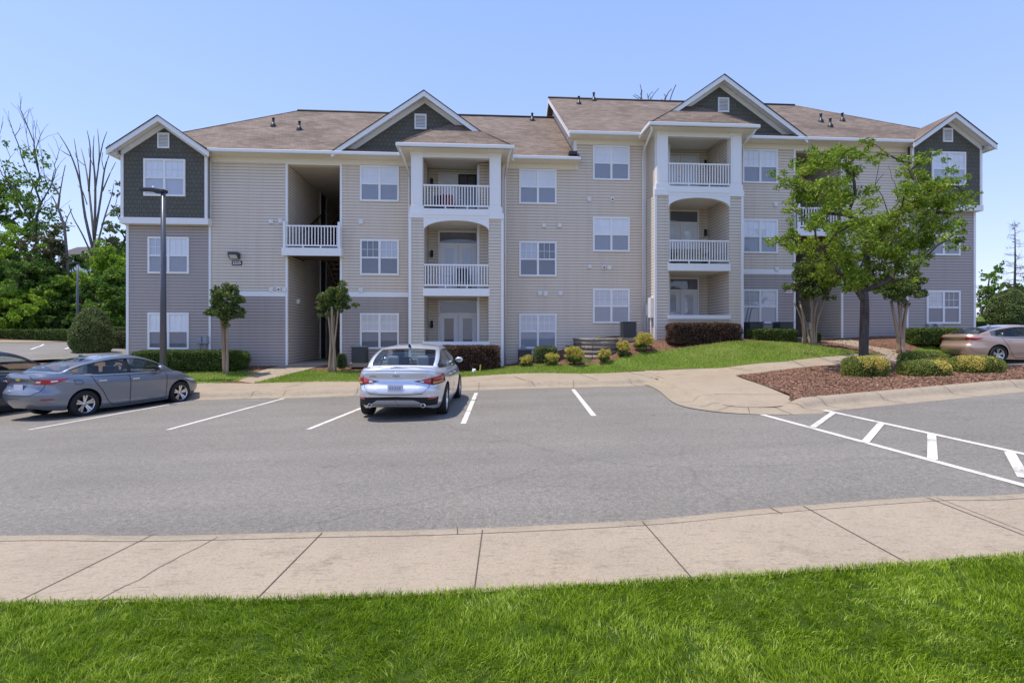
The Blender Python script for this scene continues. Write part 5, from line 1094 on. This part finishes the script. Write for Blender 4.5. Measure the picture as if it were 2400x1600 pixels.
for u, v, r in spots:
    dY = float(np.clip(rng.normal(0, 1.15), -2.2, 2.2)) * (.4 + .6 * math.sin(math.pi * min(1, max(0, (v - 320) / 340)))); Y = ty + dY; c_ = np.array(PX(u, v, Y)); rr = r / 1200 * Y; tp.append(c_)
    for k in range(7):
        o = rng.normal(0, .42, 3) * rr * [1.1, 1.1, .8]; cl.append((c_ + o, rr * rng.uniform(.30, .53)))
for k in range(7):                                                    # back of the crown
    u, v = rng.uniform(1860, 2140), rng.uniform(430, 620); Y = ty + rng.uniform(-2.4, 2.6); c_ = np.array(PX(u, v, Y)); cl.append((c_, rng.uniform(.25, .45))); tp.append(c_)
fork = np.array(PX(1986, 692, ty)); trunk = [(tx, ty, tz - .1), (tx - .02, ty, tz + .6), tuple(fork - [.0, 0, .35]), tuple(fork)]
n_, p_, r_ = grow(trunk, tp, .010, base_r=.13); branch_mesh(n_, p_, r_, 'trunk', 'bark', tree, 8)
m = MB(); m.lathe([(.22, -.05), (.17, .06), (.15, .2), (.138, .4)], 'Z', (tx, ty, tz), 12); m.build('root_flare', 'bark', tree)
crown(cl, 1450, .128, 'crown', 'lf_tree', tree, .34, .35)
tw = [];
for u, v in ((2040, 380), (2030, 400), (2048, 410), (2055, 420), (2010, 425), (2090, 470), (2083, 455), (2025, 350)): tw.append(PX(u, v, ty + rng.normal(0, .5)))
base_ = PX(2040, 490, ty); n_, p_, r_ = grow([PX(2040, 520, ty), base_], tw, .007); branch_mesh(n_, p_, r_, 'bare_twigs', 'bark', tree, 5)

# crape myrtles: bare fluted stems with a clipped head
def crape(u, v, Y, stems, blobs, label, dens=4300):
    x, y = PX(u, v, Y)[:2]; z = g1(x, y); t = empty('crape_myrtle', (x, y, z), 0, label, 'tree', 'crape myrtles in front of the building'); hd = [np.array(PX(a, b, Y)) - [x, y, z] for a, b, _ in blobs]
    for (u0, u1, v1, r) in stems:
        a = np.array([(u0 - u) / 1200 * Y, rng.normal(0, .07), -.05]); b = np.array(PX(u1, v1, Y)) - [x, y, z]; b[1] += rng.normal(0, .18); m = MB()
        pts = [a + (b - a) * f + np.array([(.03 * math.sin(5 * f + u0)), .02 * math.cos(4 * f + u0), 0]) - np.array([(b - a)[0] * .35 * math.sin(math.pi * f), 0, 0]) for f in np.linspace(0, 1, 9)]; m.tube(pts, [r * (1.15 - .45 * f) for f in np.linspace(0, 1, 9)], 8); m.build('trunk', 'smooth', t)
    cl = []
    for h, (a, b, rp) in zip(hd, blobs):
        rr = rp / 1200 * Y
        for k in range(9): o = rng.normal(0, .45, 3) * rr; cl.append((h + o, rr * rng.uniform(.32, .56)))
    crown(cl, dens, .085, 'crown', 'lf_crape', t, .55, -.1)
    tips = [h + rng.normal(0, .2, 3) for h in hd for _ in range(3)]; n_, p_, r_ = grow([(0, 0, 1.5), tuple(np.mean(hd, 0) * [.3, .3, .9])], tips, .008); branch_mesh(n_, p_, r_, 'branches', 'smooth', t, 5)
crape(517, 840, 20.0, ((511, 501, 712, .055), (515, 508, 705, .05), (517, 515, 700, .055), (519, 522, 705, .055), (522, 531, 710, .045)), ((515, 700, 30), (498, 690, 24), (535, 700, 26), (512, 672, 22), (540, 680, 18), (490, 715, 18), (545, 722, 16), (515, 730, 24), (495, 668, 12), (532, 665, 12)), 'crape myrtle with a round head beside the clipped hedge on the left')
crape(766, 838, 20.2, ((759, 753, 712, .055), (763, 761, 705, .05), (767, 769, 705, .06), (770, 779, 712, .042)), ((765, 695, 30), (748, 690, 22), (785, 690, 24), (765, 670, 22), (780, 672, 18), (748, 712, 18), (785, 712, 18)), 'crape myrtle standing beside the left stairwell entrance')
crape(1862, 785, 20.6, ((1846, 1822, 690, .038), (1850, 1831, 700, .04), (1856, 1842, 690, .046), (1862, 1858, 690, .05), (1868, 1876, 690, .052), (1875, 1890, 685, .045)), ((1850, 640, 34), (1835, 625, 22), (1875, 635, 30), (1890, 650, 24), (1860, 665, 28), (1830, 655, 18), (1895, 672, 18), (1850, 610, 18)), 'crape myrtle with many fanned stems right of the trimmed green hedge')
crape(2070, 790, 20.8, ((2062, 2052, 690, .065), (2066, 2062, 700, .06), (2071, 2070, 690, .06), (2076, 2080, 690, .07)), ((2068, 650, 32), (2090, 645, 26), (2110, 655, 18), (2050, 655, 26), (2075, 672, 26), (2040, 665, 16), (2118, 672, 12), (2100, 630, 14)), 'crape myrtle with pale stems behind the street tree on the right')

def hedge(name, label, cat, u0, u1, vt, vb, Y, depth, mat, group=None, leaf=.055, dens=520, yaw=True, round_=.25, wob=.05):
    """clipped block of leaves: a dense shell round a dark core"""
    uc = (u0 + u1) / 2; x, y = PX(uc, vb, Y)[:2]; z = CAMZ - (vb - 768) / 1200 * Y; z = min(z, g1(x, y) + .05); w_ = (u1 - u0) / 1200 * Y; h = CAMZ - (vt - 768) / 1200 * Y - z
    t = empty(name, (x, y, z), YAW if yaw else 0, label, cat, group); A = np.array([w_ / 2, depth / 2, h / 2]); n = int(dens * 2 * (w_ * h + w_ * depth + depth * h) / .28)
    def shell(d, k):
        e = 2 / round_ if round_ < 1 else 2 / round_; q = (np.abs(d) ** e).sum(1) ** (1 / e); p = d / q[:, None]
        f = 1 + wob * (np.sin(p[:, 0] * A[0] * 5 + p[:, 2] * 3) * np.cos(p[:, 2] * A[2] * 7 + p[:, 0] * 2 + p[:, 1] * 3)); p = p * A * f[:, None] * k[:, None]
        if name == 'cone_shrub': p[:, :2] *= (1 - .26 * np.clip(p[:, 2:] / A[2] + .2, 0, 1.2) ** 1.5)
        return p + [0, 0, h / 2]
    d = rng.uniform(-1, 1, (n, 3)); P = shell(d, 1 - .14 * rng.random(n) ** 1.3 + .035 * rng.random(n) ** 3); P = P[P[:, 2] > .02]; V, F = leaf_quads(P, leaf, .5, 0, .1); npmesh('foliage', V, F, mat, t, rnd=rng.random(len(F)))
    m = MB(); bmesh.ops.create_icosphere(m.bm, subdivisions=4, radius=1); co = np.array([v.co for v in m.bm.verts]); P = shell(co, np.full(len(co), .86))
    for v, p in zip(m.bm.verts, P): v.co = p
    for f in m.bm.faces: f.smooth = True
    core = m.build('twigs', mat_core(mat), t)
    return t
_core = {}
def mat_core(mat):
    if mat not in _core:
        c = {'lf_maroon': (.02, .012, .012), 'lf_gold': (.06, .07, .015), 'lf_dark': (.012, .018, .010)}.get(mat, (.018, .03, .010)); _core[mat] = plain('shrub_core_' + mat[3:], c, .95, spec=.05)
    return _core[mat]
hedge('clipped_hedge', 'long clipped green hedge below the left tower windows', 'hedge', 322, 562, 804, 842, 20.6, .9, 'lf_hedge')
hedge('maroon_hedge', 'maroon leaved hedge behind the silver sedan', 'hedge', 1008, 1147, 793, 850, 20.1, .9, 'lf_maroon', 'maroon hedges under the porches')
hedge('maroon_hedge', 'maroon leaved hedge below the right porch', 'hedge', 1533, 1698, 741, 790, 20.9, .8, 'lf_maroon', 'maroon hedges under the porches')
hedge('clipped_hedge', 'short trimmed green hedge in front of two dark air conditioners', 'hedge', 1720, 1824, 755, 787, 21.6, .8, 'lf_hedge')
hedge('clipped_hedge', 'dark green hedge behind the tail of the champagne sedan', 'hedge', 2088, 2200, 753, 788, 22.0, .9, 'lf_hedge')
hedge('round_shrub', 'small round shrub at the foot of the left crape myrtle by the stairs', 'shrub', 774, 797, 811, 836, 20.6, .42, 'lf_dark', leaf=.04, round_=.8)
hedge('round_shrub', 'small bright round shrub behind the fanned crape myrtle stems', 'shrub', 1866, 1884, 762, 786, 21.2, .35, 'lf_hedge', leaf=.04, round_=.8)
hedge('round_shrub', 'dark green box shrub beside the low window between yellow shrubs', 'shrub', 1226, 1279, 795, 838, 20.9, .8, 'lf_dark', leaf=.045, round_=.45)
for u, vt, vb, r, Y, lb in ((1206, 812, 842, 19, 20.0, 'small golden shrub leftmost in the row below the low window'), (1266, 806, 840, 20, 20.0, 'small orange gold shrub just right of the dark box shrub'), (1319, 791, 835, 25, 20.0, 'yellow shrub left of the block retaining wall'), (1388, 798, 828, 18, 19.8, 'small yellow green shrub in front of the block retaining wall'), (1431, 778, 818, 20, 20.1, 'yellow green shrub right of the block retaining wall'), (1479, 760, 807, 25, 20.2, 'largest golden shrub beside the tall air conditioner')):
    z = CAMZ - (vb - 768) / 1200 * Y; x, y = PX(u, 0, Y)[:2]; z = min(z, g1(x, y) + .06); t = empty('golden_shrub', (x, y, z), 0, lb, 'shrub', 'golden shrubs on the slope'); rr = r / 1200 * Y; h = CAMZ - (vt - 768) / 1200 * Y - z
    cl = []
    for k in range(44): a, e, q = rng.uniform(0, 6.28), rng.uniform(.05, 1), rng.random() ** .4 * .8; cl.append((np.array([math.cos(a) * rr * q * math.sqrt(1 - (e - .5) ** 2 * 2), math.sin(a) * rr * q * .9, h * (.10 + .74 * e)]), rr * rng.uniform(.20, .36)))
    lo = [c_ for c_ in cl if c_[0][2] < h * .34]; hi = [c_ for c_ in cl if c_[0][2] >= h * .34]
    crown(hi, 10000, .05, 'foliage', 'lf_gold', t, .45, -.35); crown(lo or hi[:2], 7500, .06, 'lower_foliage', 'lf_hedge', t, .45, -.2)
    m = MB()
    for k in range(7): a = k * .9; m.tube([(0, 0, -.03), (math.cos(a) * rr * .3, math.sin(a) * rr * .3, h * .4), (math.cos(a) * rr * .55, math.sin(a) * rr * .55, h * .75)], [.012, .01, .005], 5)
    m.build('stem', 'bark', t)
# clipped shrubs on the island, each with a yellow flush of leaves
for u, vt, vb, wpx, Y, yd, lb in ((1986, 817, 876, 92, 15.0, (.15, -.5), 'clipped round shrub in front of the street tree trunk'), (2119, 826, 884, 100, 14.7, (.6, -.2), 'clipped shrub with yellow right face in the middle of the island'), (2119, 807, 846, 95, 16.2, (.65, -.3), 'clipped shrub half hidden behind the middle island shrub'), (2243, 816, 869, 97, 15.1, (-.9, -.3), 'clipped shrub at the right end of the island below the champagne sedan')):
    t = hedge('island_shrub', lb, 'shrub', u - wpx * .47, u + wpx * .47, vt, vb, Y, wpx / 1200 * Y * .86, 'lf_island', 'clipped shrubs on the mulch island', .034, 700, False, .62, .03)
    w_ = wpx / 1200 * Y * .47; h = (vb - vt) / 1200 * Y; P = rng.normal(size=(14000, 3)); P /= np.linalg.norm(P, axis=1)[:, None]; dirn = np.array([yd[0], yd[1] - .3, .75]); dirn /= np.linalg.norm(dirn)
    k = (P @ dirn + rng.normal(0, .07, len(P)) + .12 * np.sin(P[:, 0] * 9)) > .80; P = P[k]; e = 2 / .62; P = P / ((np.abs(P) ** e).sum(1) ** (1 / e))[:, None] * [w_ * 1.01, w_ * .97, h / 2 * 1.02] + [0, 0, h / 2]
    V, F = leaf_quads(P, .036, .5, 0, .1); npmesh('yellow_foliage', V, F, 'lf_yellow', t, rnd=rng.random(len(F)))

# left background: cone shrub, hedges, woods
hedge('cone_shrub', 'tall dark egg shaped shrub beside the left end of the building', 'shrub', 172, 252, 705, 830, 26, 2.0, 'lf_dark', leaf=.08, dens=330, round_=.95)
hedge('brown_hedge', 'brownish hedge between the cone shrub and the building corner', 'hedge', 255, 330, 760, 812, 30, 1.2, 'lf_w4', leaf=.1, dens=120, round_=.4)
hedge('long_hedge', 'long low hedge along the far side of the rear car park', 'hedge', -420, 175, 756, 781, 47, 1.4, 'lf_hedge', leaf=.12, dens=100, yaw=False, round_=.15)
hedge('long_hedge', 'low hedge right of the cone shrub at the back of the rear car park', 'hedge', 178, 420, 751, 776, 48, 1.3, 'lf_hedge', leaf=.12, dens=100, yaw=False, round_=.15)
hedge('cone_shrub', 'tall rounded shrub behind the champagne sedan', 'shrub', 2278, 2362, 664, 770, 30, 2.0, 'lf_dark', leaf=.09, dens=230, round_=.8)
hedge('round_shrub', 'low pale shrub at the right end of the building', 'shrub', 2222, 2278, 739, 765, 25.5, .9, 'lf_gold' if False else 'lf_hedge', leaf=.07, dens=250, round_=.5)
def wood_tree(u, vt, vb, wpx, Y, mat, label, name='leafy_tree', crown_from=.16, per=310, leaf=.30, nb=34, open_=1.0, group='trees of the left woods'):
    x, y = PX(u, 0, Y)[:2]; z = g1(x, y) - .2; zt = CAMZ - (vt - 768) / 1200 * Y; h = zt - z; w_ = wpx / 1200 * Y / 2; t = empty(name, (x, y, z), 0, label, 'tree', group); cl = []; tips = []
    for k in range(nb):
        f = rng.random() ** .9; zz = h * (crown_from + (1 - crown_from) * f * .97); prof = math.sin(math.pi * min(1, .12 + .86 * f)) ** .55; a = rng.uniform(0, 6.28); q = math.sqrt(rng.random()) * w_ * prof
        c_ = np.array([math.cos(a) * q, math.sin(a) * q * .8, zz]); tips.append(c_); r0 = w_ * rng.uniform(.16, .30) * open_
        for j in range(4): cl.append((c_ + rng.normal(0, .6, 3) * r0, r0 * rng.uniform(.5, .8)))
    n_, p_, r_ = grow([(0, 0, 0), (rng.normal(0, .1), 0, h * crown_from * .6), (rng.normal(0, .3), 0, h * max(crown_from, .2) + .5)], tips, .03, base_r=.012 * h + .06); branch_mesh(n_, p_, r_, 'trunk', 'bark', t, 6)
    crown(cl, per, leaf, 'crown', mat, t, .6, .1); return t
for a in ((-60, 690, 776, 110, 49, 'lf_w2', 'low bush at the far left end of the long hedge', 'leafy_tree', .02), (60, 668, 776, 120, 48.8, 'lf_w3', 'low pale bush in the gap behind the long hedge', 'leafy_tree', .02), (120, 700, 776, 100, 49, 'lf_w1', 'low dark bush just left of the distant lamp pole', 'leafy_tree', .02), (225, 690, 776, 90, 49, 'lf_w2', 'low bush just right of the distant lamp pole', 'leafy_tree', .02), (-90, 430, 760, 190, 60, 'lf_w1', 'dark leafy tree at the left edge of the woods'), (20, 405, 760, 120, 63, 'lf_w2', 'green tree below the tall bare tree on the far left'), (40, 540, 765, 150, 54, 'lf_w3', 'bright green bushy tree at the left edge'), (110, 520, 765, 110, 52, 'lf_w4', 'olive brown cedar like tree in the middle of the left woods'), (70, 600, 770, 150, 50.5, 'lf_w1', 'dark low tree behind the long hedge'), (170, 590, 770, 90, 56, 'lf_w1', 'dark low tree behind the distant lamp pole'), (240, 568, 772, 130, 52, 'lf_w3', 'lime green bushy tree beside the building corner'), (255, 620, 772, 120, 50.5, 'lf_w2', 'green bush like tree touching the building corner'), (285, 470, 760, 90, 64, 'lf_w2', 'leafy tree half hidden behind the left tower'), (200, 655, 774, 60, 50, 'lf_w1', 'small dark tree at the foot of the distant lamp pole'), (20, 660, 774, 130, 49.5, 'lf_w2', 'low green thicket tree at the left edge behind the hedge'), (-190, 470, 760, 180, 58, 'lf_w2', 'green tree just outside the left edge'), (130, 640, 772, 90, 50, 'lf_w2', 'low green tree under the olive cedar'), (340, 560, 770, 140, 60, 'lf_w1', 'dark tree hidden behind the left tower')):
    wood_tree(*a)
def bare_tree(pts_trunk, tips, label, mat='dead', tip_r=.03, base_r=.22, leaves=None, leafmat_='lf_w2', cat='tree', twig=0, name='bare_tree', leaf=.4, per=60):
    t = empty(name, pts_trunk[0], 0, label, cat); o = np.array(pts_trunk[0]); tr = [np.array(p) - o for p in pts_trunk]; tp = [np.array(p) - o for p in tips]
    if twig:
        ex = []
        for p in tp:
            for k in range(twig): ex.append(p + rng.normal(0, 1.0, 3) * [.8, .8, .5] + [0, 0, .5])
        tp = tp + ex
    n_, p_, r_ = grow(tr, tp, tip_r, .05, 1.85, base_r=base_r, step=1.1, wt=.92); branch_mesh(n_, p_, r_, 'trunk', mat, t, 5)
    if leaves: crown([(np.array(PX(u, v, Y)) - o, r / 1200 * Y) for u, v, Y, r in leaves], per, leaf, 'crown', leafmat_, t, .6, .1)
    return t
Y = 58; b = lambda u, v, d=0: PX(u, v, Y + d)
x, y = b(95, 700)[:2]
bare_tree([(x, y, g1(x, y)), b(92, 640), b(85, 560)], [b(u, v, rng.normal(0, 1.5)) for u, v in ((40, 245), (70, 250), (20, 285), (55, 290), (85, 275), (100, 300), (10, 320), (110, 330), (35, 340), (75, 330), (5, 380), (120, 370), (60, 390), (95, 400), (25, 420), (130, 420), (110, 460), (50, 470), (140, 480), (85, 480), (-10, 345))], 'tall thin leaved tree with bare twiggy top on the far left', 'bark', .02, .20,
    [(60, 350, 58, 22), (85, 360, 58, 25), (30, 380, 58, 22), (50, 410, 58, 28), (80, 420, 58, 30), (105, 430, 58, 26), (60, 460, 58, 34), (95, 480, 58, 30), (30, 460, 58, 26), (120, 490, 58, 26), (75, 520, 58, 36), (110, 530, 58, 34), (140, 520, 58, 24), (15, 330, 58, 12), (100, 380, 58, 16)], twig=4, per=45)
Y = 54; x, y = b(222, 700)[:2]; t = empty('dead_tree', (0, 0, 0), 0, 'dead leafless tree with pale straight limbs left of the building', 'tree'); m = MB()
m.tube([(x, y, g1(x, y) - .2), b(221, 640), b(218, 590), b(217, 550)], [.34, .26, .20, .10], 8); m.build('trunk', 'dead', t)
m = MB()
for pts, r in ((((218, 590), (196, 500), (184, 420), (160, 350), (132, 304)), .15), (((186, 430), (180, 380), (170, 318)), .07), (((165, 360), (150, 352), (140, 345)), .05), (((217, 560), (205, 440), (196, 380), (186, 340)), .12), (((204, 440), (208, 350), (200, 300)), .09), (((217, 550), (219, 430), (214, 360), (216, 312)), .13), (((218, 440), (228, 360), (224, 296)), .09), (((226, 380), (236, 330), (246, 302)), .07), (((218, 540), (232, 450), (240, 390), (252, 350), (250, 330)), .11), (((235, 440), (252, 400), (266, 372)), .07),
    (((219, 580), (240, 500), (256, 450), (262, 420)), .10), (((217, 600), (190, 540), (168, 500), (158, 470)), .09), (((200, 470), (190, 440), (178, 425)), .05), (((240, 500), (262, 478), (270, 450)), .05), (((194, 380), (178, 366), (172, 350)), .04), (((214, 380), (206, 360), (204, 340)), .04), (((240, 395), (234, 370), (236, 350)), .04)):
    d0 = rng.normal(0, .5); pp = [b(u, v, d0 * k) for k, (u, v) in enumerate(pts)]; pp = [tuple(p) for p in smooth_line(pp, 3)]; m.tube(pp, list(np.linspace(r, .022, len(pp))), 6)
m.build('branches', 'dead', t)
crown([(np.array(PX(u, v, Y)), r / 1200 * Y) for u, v, r in ((255, 520, 20), (244, 550, 22), (268, 480, 16), (262, 445, 12), (205, 590, 22), (230, 610, 24), (262, 560, 20), (275, 420, 10))], 70, .35, 'crown', 'lf_w4', t, .6, .1)
Y = 52; x, y = b(160, 720)[:2]
bare_tree([(x, y, g1(x, y)), b(155, 600), b(148, 520)], [b(u, v) for u, v in ((125, 390), (140, 430), (150, 380), (165, 480), (120, 450), (100, 400), (172, 520))], 'thin leaning bare trunk in the middle of the left woods', 'dead', .03, .13, name='dead_tree')
Y = 75
for us, lb in (((1475, 1487, 1495, 1470), 'dead branch tips showing above the right ridge'), ((1520, 1532, 1528), 'thin bare twig tips above the roof beside the right gable')):
    x, y = b(us[0], 700)[:2]; bare_tree([(x, y, g1(x, y)), b(us[0] + 8, 400), b(us[0] + 10, 260)], [b(u, v) for u, v in zip(us, (208, 215, 222, 230) if us[0] < 1500 else (228, 218, 225))], lb, 'dead', .035, .2, twig=2 if us[0] < 1500 else 1, name='dead_tree')
# right background
Y = 40; x, y = b(2331, 745)[:2]; t = empty('dead_tree', (0, 0, 0), 0, 'slender bare pine with many short twiggy branches at the right edge', 'tree'); m = MB()
m.tube([(x, y, g1(x, y) - .2), b(2330, 690), b(2332, 600), b(2331, 508)], [.11, .095, .06, .015], 7); m.build('trunk', 'bark', t); m = MB()
for k in range(52):
    v = rng.uniform(512, 668); a0 = np.array(b(2331, v)); L_ = .25 + 1.15 * (v - 508) / 160 * rng.uniform(.4, 1); an = rng.uniform(0, 6.28); d = np.array([math.cos(an), math.sin(an), rng.uniform(-.25, .35)]); e = a0 + d * L_; mid = a0 + d * L_ * .5 + [0, 0, -.06]; m.tube([a0, mid, e], [.018, .013, .006], 4, False)
    for q in range(5): f = rng.uniform(.35, 1); s0 = a0 + d * L_ * f; m.tube([s0, s0 + rng.normal(0, .2, 3)], [.008, .004], 3, False)
m.build('branches', 'bark', t)
for a in ((2283, 612, 755, 75, 46, 'lf_w2', 'bright green young tree right of the building'), (2335, 655, 755, 70, 48, 'lf_w1', 'dark green tree behind the dead pine'), (2400, 600, 755, 90, 50, 'lf_w2', 'green tree just past the right edge'), (2262, 655, 755, 50, 52, 'lf_w1', 'dark small tree close to the right end of the building')):
    wood_tree(*a, crown_from=.12, per=60, leaf=.3, group='trees right of the building')
xs_ = rng.uniform(27, 52, 2600); ys_ = rng.uniform(34, 44, 2600); k = xs_ / ys_ < 1.2; tag(blades('tall_grass', xs_[k], ys_[k], G(xs_[k], ys_[k]), rng.uniform(.5, 1.1, k.sum()), .03, 'dryblade', .3), 'tall dry field grass right of the building', 'grass', kind='stuff')

fw = []
for k in range(150):
    if k < 100: x, y = rng.uniform(-150, -52), rng.uniform(72, 105)
    else: x, y = rng.uniform(95, 190), rng.uniform(85, 120)
    hh = rng.uniform(5, 11) if k < 100 else rng.uniform(2, 5)
    for q in range(3): fw.append((np.array([x, y, g1(x, y) + hh * rng.uniform(.15, .85)]) + rng.normal(0, 1, 3), rng.uniform(1.6, 2.8)))
tag(crown(fw, 55, .75, 'far_woods', 'lf_w2', None, .6, .1), 'far green woods in the distance behind the nearer trees', 'woods', kind='stuff')

# ------------------------------------------------------------------ small things along the front
def ac(u, vt, vb, Y, wpx, label):
    x, y = PX(u, 0, Y)[:2]; z = CAMZ - (vb - 768) / 1200 * Y; h = (vb - vt) / 1200 * Y; w_ = wpx / 1200 * Y; t = empty('air_conditioner', (x, y, z), YAW, label, 'air conditioner', 'outdoor air conditioners')
    m = MB(); m.box(-w_ / 2 + .02, w_ / 2 - .02, -w_ / 2 + .02, w_ / 2 - .02, .05, h - .04); m.build('casing', 'darkgrey', t, .03)
    m = MB(); n = int(h / .055)
    for k in range(n): zz = .08 + k * (h - .16) / n; m.box(-w_ / 2, w_ / 2, -w_ / 2, w_ / 2, zz, zz + .022)
    m.build('louvres', 'darkgrey', t); m = MB(); m.box(-w_ / 2 - .015, w_ / 2 + .015, -w_ / 2 - .015, w_ / 2 + .015, h - .05, h); m.build('lid', 'pole', t, .012); m = MB(); m.box(-w_ / 2 - .08, w_ / 2 + .08, -w_ / 2 - .08, w_ / 2 + .08, -.10, .05); m.build('pad', 'concrete', t); return t
ac(827, 795, 836, 21.2, 33, 'grey air conditioner beside the left stairwell under the ground window'); ac(1205, 802, 842, 21.5, 30, 'dark air conditioner half hidden behind the leftmost golden shrub'); ac(1443, 738, 778, 21.6, 31, 'tall grey air conditioner on the raised bed'); ac(1730, 739, 782, 22.2, 33, 'dark air conditioner behind the left end of the trimmed hedge'); ac(1798, 739, 782, 22.3, 33, 'dark air conditioner behind the right end of the trimmed hedge')
# block retaining wall round the raised bed
rx, ry_ = PX(1374, 0, 20.9)[:2]; zt_ = CAMZ - (782 - 768) / 1200 * 20.3; zb_ = CAMZ - (838 - 768) / 1200 * 20.3
rw = empty('retaining_wall', (rx, ry_, zb_), YAW, 'curved block retaining wall holding the raised mulch bed', 'wall')
line = [(-.74, 1.35), (-.72, .4), (-.62, -.12), (-.34, -.42), (.05, -.52), (.42, -.46), (.72, -.20), (.86, .3), (.88, 1.35)]; H_ = zt_ - zb_; ln = smooth_line(line, 4)
def wall_ring(off, z0, z1, t_):
    L_ = np.array(ln); d = np.gradient(L_, axis=0); d /= np.linalg.norm(d, axis=1)[:, None]; nr = np.stack([-d[:, 1], d[:, 0]], 1); o = L_ - nr * off; i = L_ + nr * (t_ - off); V = []
    for a, b_ in zip(o, i): V += [(a[0], a[1], z0), (a[0], a[1], z1), (b_[0], b_[1], z1), (b_[0], b_[1], z0)]
    n = len(ln); F = [(4 * k + j, 4 * k + 4 + j, 4 * k + 4 + (j + 1) % 4, 4 * k + (j + 1) % 4) for k in range(n - 1) for j in range(4)] + [(0, 1, 2, 3), (4 * n - 1, 4 * n - 2, 4 * n - 3, 4 * n - 4)]; return V, F
for k in range(int(H_ / .19) + 2):
    V, F = wall_ring(rng.normal(0, .010), (k - 1) * .19, (H_ if k == int(H_ / .19) + 1 else k * .19), .24); o = npmesh('block_course', V, np.array(F), 'block', rw)
V, F = wall_ring(.03, H_, H_ + .09, .32); npmesh('cap_course', V, np.array(F), 'block', rw)
zone('raised_bed', [tuple(np.array([rx + _c * a - _s * b_, ry_ + _s * a + _c * b_])) for a, b_ in [(-.55, 1.3), (-.52, .3), (-.45, .0), (-.25, -.22), (.05, -.30), (.33, -.25), (.55, -.08), (.68, .35), (.70, 1.3)]], 'mulch', lambda x, y: np.full(len(x), zb_ + H_ + .03) , .4)
m = MB()
for k in range(9): a = k * .8; m.prism([(0, 0, 0), (.02, 0, .02), (math.cos(a) * .12, math.sin(a) * .12, .20)], (.006, .006, 0))
sp_ = m.build('spiky_plant', 'lf_yellow'); sp_.location = (rx + .05, ry_ + .2, zb_ + H_ + .03); tag(sp_, 'small spiky plant on the raised bed', 'plant')
m = MB(); m.box(-.32, .30, -.03, 0, -.1, .62); m.mi = 1; m.box(-.36, -.32, -.05, 0, -.1, .66)
X_, Y_ = b2w(MID - .3, 0); v_ = m.build('crawl_space_panel', ['darkgrey', 'boxg']); v_.location = (X_, Y_, BZ - .0); v_.rotation_euler = (0, 0, YAW); v_.parent = None
v_.location = (0, 0, 0); v_.rotation_euler = (0, 0, 0); v_.parent = bld; v_.location = (MID - .05, 0, .1)
# marker stake and white stone by the maroon hedge
x, y = PX(1101, 0, 19.4)[:2]; m = MB(); m.prism([(-.025, 0, -.05), (.025, 0, -.05), (.07, 0, .30), (.02, 0, .30)], (0, .012, 0)); o = m.build('marker_stake', 'yellow'); o.location = (x, y, g1(x, y)); tag(o, 'yellow marker stake in front of the maroon hedge', 'stake')
x, y = PX(1089, 0, 19.5)[:2]; m = MB(); bmesh.ops.create_icosphere(m.bm, subdivisions=2, radius=.08)
for v in m.bm.verts: v.co += Vector(rng.normal(0, .012, 3)); v.co.z *= 1.4
o = m.build('white_stone', 'white'); o.location = (x, y, g1(x, y) + .06); tag(o, 'small white stone beside the yellow stake', 'stone')
# apartment block glimpsed through the woods
x, y = PX(185, 0, 95)[:2]; z0 = g1(x, y) - 1; t = empty('distant_house', (x, y, z0), R(-10), 'white house glimpsed through gaps in the left woods', 'building'); top = CAMZ + (768 - 585) / 1200 * 95 - z0
m = MB(); m.box(-5, 5, 0, 8, 0, top); m.build('wall', 'trim', t); m = MB(); m.prism([(-5.4, -.5, top), (-5.4, 8.5, top), (-5.4, 4, top + 2.2)], (10.8, 0, 0)); m.build('roof', 'roofedge', t)
for k in range(4):
    for f in range(2): m = MB(); xx = -3.8 + k * 2.4; m.box(xx, xx + 1, -.05, 0, top - 2.2 - f * 3, top - .7 - f * 3); m.build('window', 'screend', t)
print('FACES', sum(len(o.data.polygons) for o in bpy.data.objects if o.type == 'MESH'))
